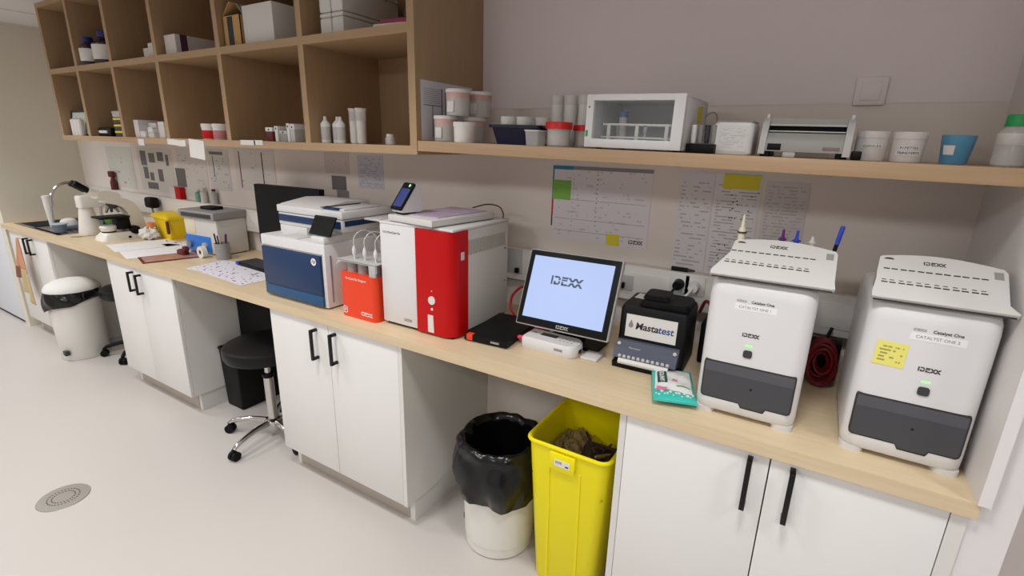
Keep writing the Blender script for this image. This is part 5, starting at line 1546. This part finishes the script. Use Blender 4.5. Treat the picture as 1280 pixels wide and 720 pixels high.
for k, (x, m) in enumerate(((-3.225, RED), (-3.12, M('faded rose label', (176, 110, 110), 0.5)))):
    t = thing('labelled_tub', ['tub with a bright red label in the fourth bottom pigeon-hole', 'tub with a faded rose label beside the bright red one'][k], 'tub', (x, -0.37, ZB2), group='red labelled tubs')
    g = G(); g.lathe([(0.042, 0), (0.045, 0.004), (0.045, 0.062)], (0, 0, 0), BOXW, 22); g.obj('tub_body', t)
    g = G(); g.lathe([(0.0455, 0.004), (0.0457, 0.005), (0.0457, 0.045), (0.0455, 0.046)], (0, 0, 0), m, 22); g.obj('label', t)
    g = G(); g.lathe([(0.047, 0.060), (0.047, 0.076), (0.044, 0.079)], (0, 0, 0), BOXW, 22); g.obj('lid', t)
for k, (x, w, h) in enumerate(((-2.665, 0.05, 0.062), (-2.610, 0.022, 0.068), (-2.560, 0.05, 0.048), (-2.522, 0.018, 0.080), (-2.492, 0.03, 0.076))):
    t = thing('vial_box', ['white-topped vial box leftmost in the fifth bottom pigeon-hole', 'slim pale box second in the fifth bottom pigeon-hole', 'low dark box in the middle of the fifth bottom pigeon-hole', 'slim white box fourth in the fifth bottom pigeon-hole', 'grey box against the right divider of the fifth bottom pigeon-hole'][k], 'box', (x, -0.38, ZB2), group='little boxes in the fifth bottom pigeon-hole')
    g = G(); g.box(-w / 2, w / 2, -0.03, 0.05, 0, h, [MAROON, BOXW, GREYP, FOAM, LGREY][k], 0.002); g.obj('box_body', t)
    g = G(); g.box(-w / 2 - 0.001, w / 2 + 0.001, -0.031, 0.051, h * 0.72, h + 0.001, FOAM if k != 2 else LGREY, 0.001); g.obj('flap', t)
    g = G(); g.cyl((0, -0.0315, h * 0.85), (0, -0.029, h * 0.85), 0.005, m=INK, n=8); g.obj('dot', t)
def bottle5(label, x, y, r, h, kind):
    t = thing('nozzle_bottle', label, 'bottle', (x, y, ZB2), group='white nozzle bottles and tubes in the bottom right pigeon-hole')
    if kind == 0:
        g = G(); g.lathe([(r * 0.9, 0), (r, 0.004), (r, h * 0.72), (r * 0.5, h * 0.84)], (0, 0, 0), FOAM, 18); g.obj('bottle_body', t)
        g = G(); g.lathe([(r * 0.4, h * 0.84), (r * 0.28, h)], (0, 0, 0), FOAM, 12); g.obj('nozzle', t)
        g = G(); g.lathe([(r * 1.01, h * 0.12), (r * 1.012, h * 0.13), (r * 1.012, h * 0.6), (r * 1.01, h * 0.61)], (0, 0, 0), LGREY, 18); g.obj('label', t)
    else:
        g = G(); g.lathe([(r * 0.8, 0), (r, 0.01), (r, h * 0.64)], (0, 0, 0), FOAM, 18); g.obj('powder', t)
        g = G(); g.lathe([(r * 1.03, 0.004), (r * 1.08, h * 0.9), (r * 1.25, h), (r * 1.2, h), (r * 1.04, h * 0.9)], (0, 0, 0), CLEAR, 18, False, False); g.obj('clear_sleeve', t)
bottle5('white nozzle bottle standing leftmost in the bottom right pigeon-hole', -2.306, -0.375, 0.021, 0.112, 0)
bottle5('second white nozzle bottle from the left, set slightly back', -2.262, -0.345, 0.023, 0.112, 0)
bottle5('third white nozzle bottle, beside the clear sleeved tubes', -2.215, -0.37, 0.019, 0.110, 0)
bottle5('left clear sleeved tube of white powder', -2.172, -0.33, 0.021, 0.145, 1)
bottle5('right clear sleeved tube of white powder', -2.115, -0.345, 0.020, 0.145, 1)
t = thing('glass_jar', 'tiny glass jar alone at the right of the bottom right pigeon-hole', 'jar', (-1.935, -0.36, ZB2))
g = G(); g.lathe([(0.018, 0), (0.02, 0.003), (0.02, 0.026), (0.014, 0.032), (0.012, 0.005)], (0, 0, 0), CLEAR, 18); g.obj('jar_body', t)
g = G(); g.lathe([(0.015, 0.032), (0.015, 0.042)], (0, 0, 0), FROST, 16); g.obj('lid', t)

# ------------------------------------------------------------------ sheets on the back wall
t = thing('test_chart', 'large landscape table chart with a blue header, on the wall above the touch monitor', 'poster', (-1.153, -0.0012, 1.390))
g = G(); g.box(-0.211, 0.211, -0.0003, 0.0003, -0.152, 0.152, paper('chart print', (228, 222, 226), (206, 200, 205), 22, 8, 0.40, margin=0.05)); g.obj('sheet', t, smooth=False)
g = G(); g.box(-0.211, -0.118, -0.0007, -0.0002, 0.136, 0.151, M('chart blue', (46, 128, 166), 0.6)); g.box(-0.211, -0.204, -0.0007, -0.0002, 0.02, 0.136, M('chart blue strip', (60, 128, 160), 0.6)); g.obj('blue_header', t, smooth=False)
g = G(); g.box(-0.211, -0.204, -0.0007, -0.0002, -0.05, 0.02, RED); g.box(-0.211, -0.205, -0.0007, -0.0002, -0.10, -0.05, INK); g.obj('red_strip', t, smooth=False)
g = G(); g.box(-0.118, 0.211, -0.0006, -0.0002, 0.137, 0.151, INKL)
for z in (0.015, -0.065, -0.115):
    g.box(-0.195, 0.195, -0.0006, -0.0002, z, z + 0.0015, INKL)
for k in range(12):
    g.cyl((-0.115, -0.0007, 0.118 - 0.019 * k), (-0.115, -0.0003, 0.118 - 0.019 * k), 0.002, m=(INK if k in (1, 8, 10) else INKL), n=8)
    g.cyl((-0.010, -0.0007, 0.120 - 0.0185 * k), (-0.010, -0.0003, 0.120 - 0.0185 * k), 0.0023, m=INK, n=8)
g.obj('table_marks', t, smooth=False)
logo(0.056, (0.165, -0.0006, -0.132), INK, t)
def note(label, x, z, w, h, m, y=-0.0026, rot=0.0):
    g = G(); g.box(-w / 2, w / 2, -0.0003, 0.0003, -h / 2, h / 2, m)
    return tag(g.obj('sticky_note', loc=(x, y, z), rot=(0, rot, 0), smooth=False), label, 'sticky note', None)
note('green sticky note on the left of the table chart', -1.319, 1.443, 0.082, 0.080, STICKYG)
note('small yellow sticky note at the bottom edge of the table chart', -1.082, 1.258, 0.056, 0.046, STICKY)
P1 = paper('instruction print', (226, 221, 223), (184, 179, 182), 26, 2.2, 0.48, seed=5.0, bold=0.35)
P2 = paper('instruction print dense', (228, 223, 225), (178, 173, 177), 34, 2.2, 0.50, seed=9.0, bold=0.35)
sheet('instruction_sheet', 'left narrow instruction sheet between the table chart and the second page', 'poster', -0.843, -0.722, 1.165, 1.540, P1, -0.0012, 'instruction sheets behind the left analyser')
t = thing('instruction_sheet', 'dense instruction page carrying the yellow note, above the left analyser', 'poster', (-0.640, -0.0012, 1.350), group='instruction sheets behind the left analyser')
g = G(); g.box(-0.078, 0.072, -0.0004, 0.0004, -0.185, 0.190, P2); g.obj('sheet', t, smooth=False)
g = G()
for (dx, dz) in ((0.064, 0.130), (-0.02, 0.118), (0.045, 0.116), (0.0, 0.098), (-0.012, 0.093), (0.002, 0.086), (-0.012, 0.07), (-0.018, 0.064), (0.04, 0.066), (-0.018, 0.038), (-0.01, 0.038), (0.0, 0.038), (0.022, 0.036), (0.028, 0.042), (-0.04, -0.06), (-0.02, -0.062), (-0.035, -0.08), (-0.04, -0.10), (0.0, -0.095), (-0.036, -0.112)):
    g.box(dx - 0.0022, dx + 0.0022, -0.0009, -0.0003, dz - 0.0022, dz + 0.0022, INK)
g.obj('bullet_dots', t, smooth=False)
note('yellow sticky note on the dense instruction page under the shelf', -0.634, 1.514, 0.118, 0.050, STICKY, rot=R(1))
sheet('instruction_sheet', 'faded handwritten page right of the dense instruction page', 'poster', -0.556, -0.425, 1.300, 1.522, paper('faded handwriting', (216, 209, 208), (190, 183, 186), 20, 4, 0.50, seed=12.0, bold=0.4), -0.0012, 'instruction sheets behind the left analyser')
sheet('wall_note', 'bluish printed sheet on the wall above the printer', 'poster', -2.535, -2.345, 1.375, 1.545, paper('bluish print', (206, 205, 214), (178, 177, 190), 16, 2, 0.5, seed=2.0), -0.0012)
sheet('wall_note', 'faint pinkish note left of the bluish printed sheet', 'poster', -2.80, -2.60, 1.44, 1.555, paper('pinkish print', (216, 204, 198), (200, 187, 182), 9, 3, 0.4, seed=4.0), -0.0012)
DK1 = M('dark photo print', (112, 110, 110), 0.6, var=0.25, bscale=14)
sheet('photo_print', 'upper dark grey photo print on the wall above the dark monitor edge', 'photo', -2.748, -2.632, 1.352, 1.428, DK1, -0.0012, 'dark photo prints')
sheet('photo_print', 'lower lighter grey photo print just under the dark one', 'photo', -2.712, -2.615, 1.272, 1.351, M('grey photo print', (138, 136, 134), 0.6, var=0.2, bscale=14), -0.0012, 'dark photo prints')
t = thing('wall_table', 'sheet ruled with two dark red vertical lines above the dark monitor', 'poster', (-3.46, -0.0012, 1.425))
g = G(); g.box(-0.215, 0.205, -0.0004, 0.0004, -0.135, 0.125, paper('ruled page', (218, 212, 206), (188, 183, 184), 15, 5, 0.36, seed=6.0)); g.obj('sheet', t, smooth=False)
g = G(); g.box(-0.165, -0.155, -0.0009, -0.0004, -0.12, 0.11, MAROON); g.box(0.075, 0.085, -0.0009, -0.0004, -0.11, 0.11, INK); g.obj('ruled_lines', t, smooth=False)
t = thing('photo_sheet', 'sheet of many dark grey pictures on the wall behind the yellow sharps bin', 'poster', (-4.72, -0.0012, 1.375))
g = G(); g.box(-0.27, 0.25, -0.0004, 0.0004, -0.17, 0.15, M('pale sheet', (214, 210, 202), 0.7)); g.obj('sheet', t, smooth=False)
g = G()
for (x0, x1, z0, z1) in ((-0.22, -0.13, 0.02, 0.13), (-0.09, 0.0, 0.045, 0.115), (0.04, 0.13, 0.06, 0.125), (0.16, 0.2, 0.03, 0.11), (-0.2, -0.13, -0.08, 0.01), (-0.11, -0.05, -0.09, -0.03), (0.02, 0.09, -0.09, 0.0), (-0.17, -0.01, -0.155, -0.105)):
    g.box(x0, x1, -0.0009, -0.0004, z0, z1, DK1)
g.obj('pictures', t, smooth=False)
sheet('photo_print', 'dark grey photo print hanging just above the red and white carton', 'photo', -4.44, -4.31, 1.265, 1.395, DK1, -0.0022, 'dark photo prints')
sheet('wall_note', 'leftmost printed sheet on the wall beside the dark bottle', 'poster', -5.52, -5.08, 1.20, 1.525, paper('far print', (212, 209, 200), (172, 169, 164), 12, 2.4, 0.36, seed=7.0, bold=0.65), -0.0012)
sheet('wall_note', 'pale printed sheet right of the dark picture sheet', 'poster', -4.40, -4.02, 1.20, 1.535, paper('far print two', (216, 211, 204), (188, 184, 181), 18, 4, 0.42, seed=8.0), -0.0012)
t = thing('wall_note', 'narrow sheet with a dark heading, left of the red-ruled sheet', 'poster', (-3.875, -0.0012, 1.42))
g = G(); g.box(-0.12, 0.13, -0.0004, 0.0004, -0.15, 0.12, paper('far print three', (212, 208, 202), (178, 174, 172), 16, 3, 0.4, seed=10.0)); g.obj('sheet', t, smooth=False)
g = G(); g.box(-0.09, 0.07, -0.0009, -0.0004, 0.085, 0.105, DK1); g.box(-0.06, -0.05, -0.0009, -0.0004, -0.06, 0.08, DK1); g.obj('heading', t, smooth=False)
# paper tags taped to the front edge of the shelving
for k, (x, z0, z1, w, lab, tl2) in enumerate(((-3.865, 1.555, 1.592, 0.07, 'leftmost small paper tag on the shelving edge', 0.03), (-3.50, 1.565, 1.596, 0.12, 'paper tag second from left on the shelving edge', 0.05), (-3.405, 1.56, 1.592, 0.07, 'paper tag touching the big tilted one on its left', -0.05),
        (-3.265, 1.500, 1.597, 0.145, 'largest tilted paper tag hanging from the shelving edge', 0.08), (-2.80, 1.580, 1.603, 0.12, 'left half of the torn white tape on the shelving edge', 0.0), (-2.715, 1.582, 1.604, 0.07, 'right half of the torn white tape on the shelving edge', 0.0))):
    g = G(); g.box(-w / 2, w / 2, -0.0004, 0.0004, -(z1 - z0) / 2, (z1 - z0) / 2, FOAM)
    tag(g.obj('paper_tag', loc=(x, CF - 0.0012, (z0 + z1) / 2 + 0.006), rot=(0, tl2, 0), smooth=False), lab, 'paper tag', 'paper tags on the shelving edge')

# ------------------------------------------------------------------ light
def lamp(x, y, e, sx=0.28, sy=0.28, spread=150, col=(0.97, 0.985, 1.0)):
    l = bpy.data.lights.new('ceiling_and_fill_lamp', 'AREA')
    l.shape = 'RECTANGLE'
    l.size = sx
    l.size_y = sy
    l.energy = e
    l.color = col
    l.spread = R(spread)
    o = bpy.data.objects.new('ceiling_and_fill_lamp', l)
    COL.objects.link(o)
    o.location = (x, y, CEIL - 0.02)
    return o
for x in (-7.6, -6.1, -4.7, -3.3, -1.9, -0.5, 0.9):
    lamp(x, -1.30, 8.4, spread=118)
for x in (-7.0, -4.6, -2.2, 0.2):
    lamp(x, -3.0, 26.0, 0.6, 0.6, 175)  # added fill row behind the camera, lifts walls and vertical fronts
w = bpy.data.worlds.new('world')
scene.world = w
w.use_nodes = True
w.node_tree.nodes['Background'].inputs[0].default_value = (0.9, 0.92, 1.0, 1)
w.node_tree.nodes['Background'].inputs[1].default_value = 0.15

# ------------------------------------------------------------------ camera
cam = bpy.data.cameras.new('camera')
cam.sensor_width = 36.0
cam.lens = 622.03 / 1280 * 36.0
cam.clip_start = 0.02
co = bpy.data.objects.new('camera', cam)
COL.objects.link(co)
yaw, pitch, roll = 0.5385837, -0.2816145, 0.0250843
fw = Vector((-math.sin(yaw) * math.cos(pitch), math.cos(yaw) * math.cos(pitch), math.sin(pitch)))
rt = Vector((math.cos(yaw), math.sin(yaw), 0))
up = rt.cross(fw)
r2 = rt * math.cos(roll) + up * math.sin(roll)
u2 = up * math.cos(roll) - rt * math.sin(roll)
m = Matrix((r2, u2, -fw)).transposed().to_4x4()
m.translation = Vector((-0.40467, -1.91946, 1.62168))
co.matrix_world = m
scene.camera = co

scene.view_settings.view_transform = 'Standard'
scene.view_settings.look = 'None'
scene.view_settings.exposure = 0.0
scene.view_settings.gamma = 1.0
scene.view_settings.use_curve_mapping = False
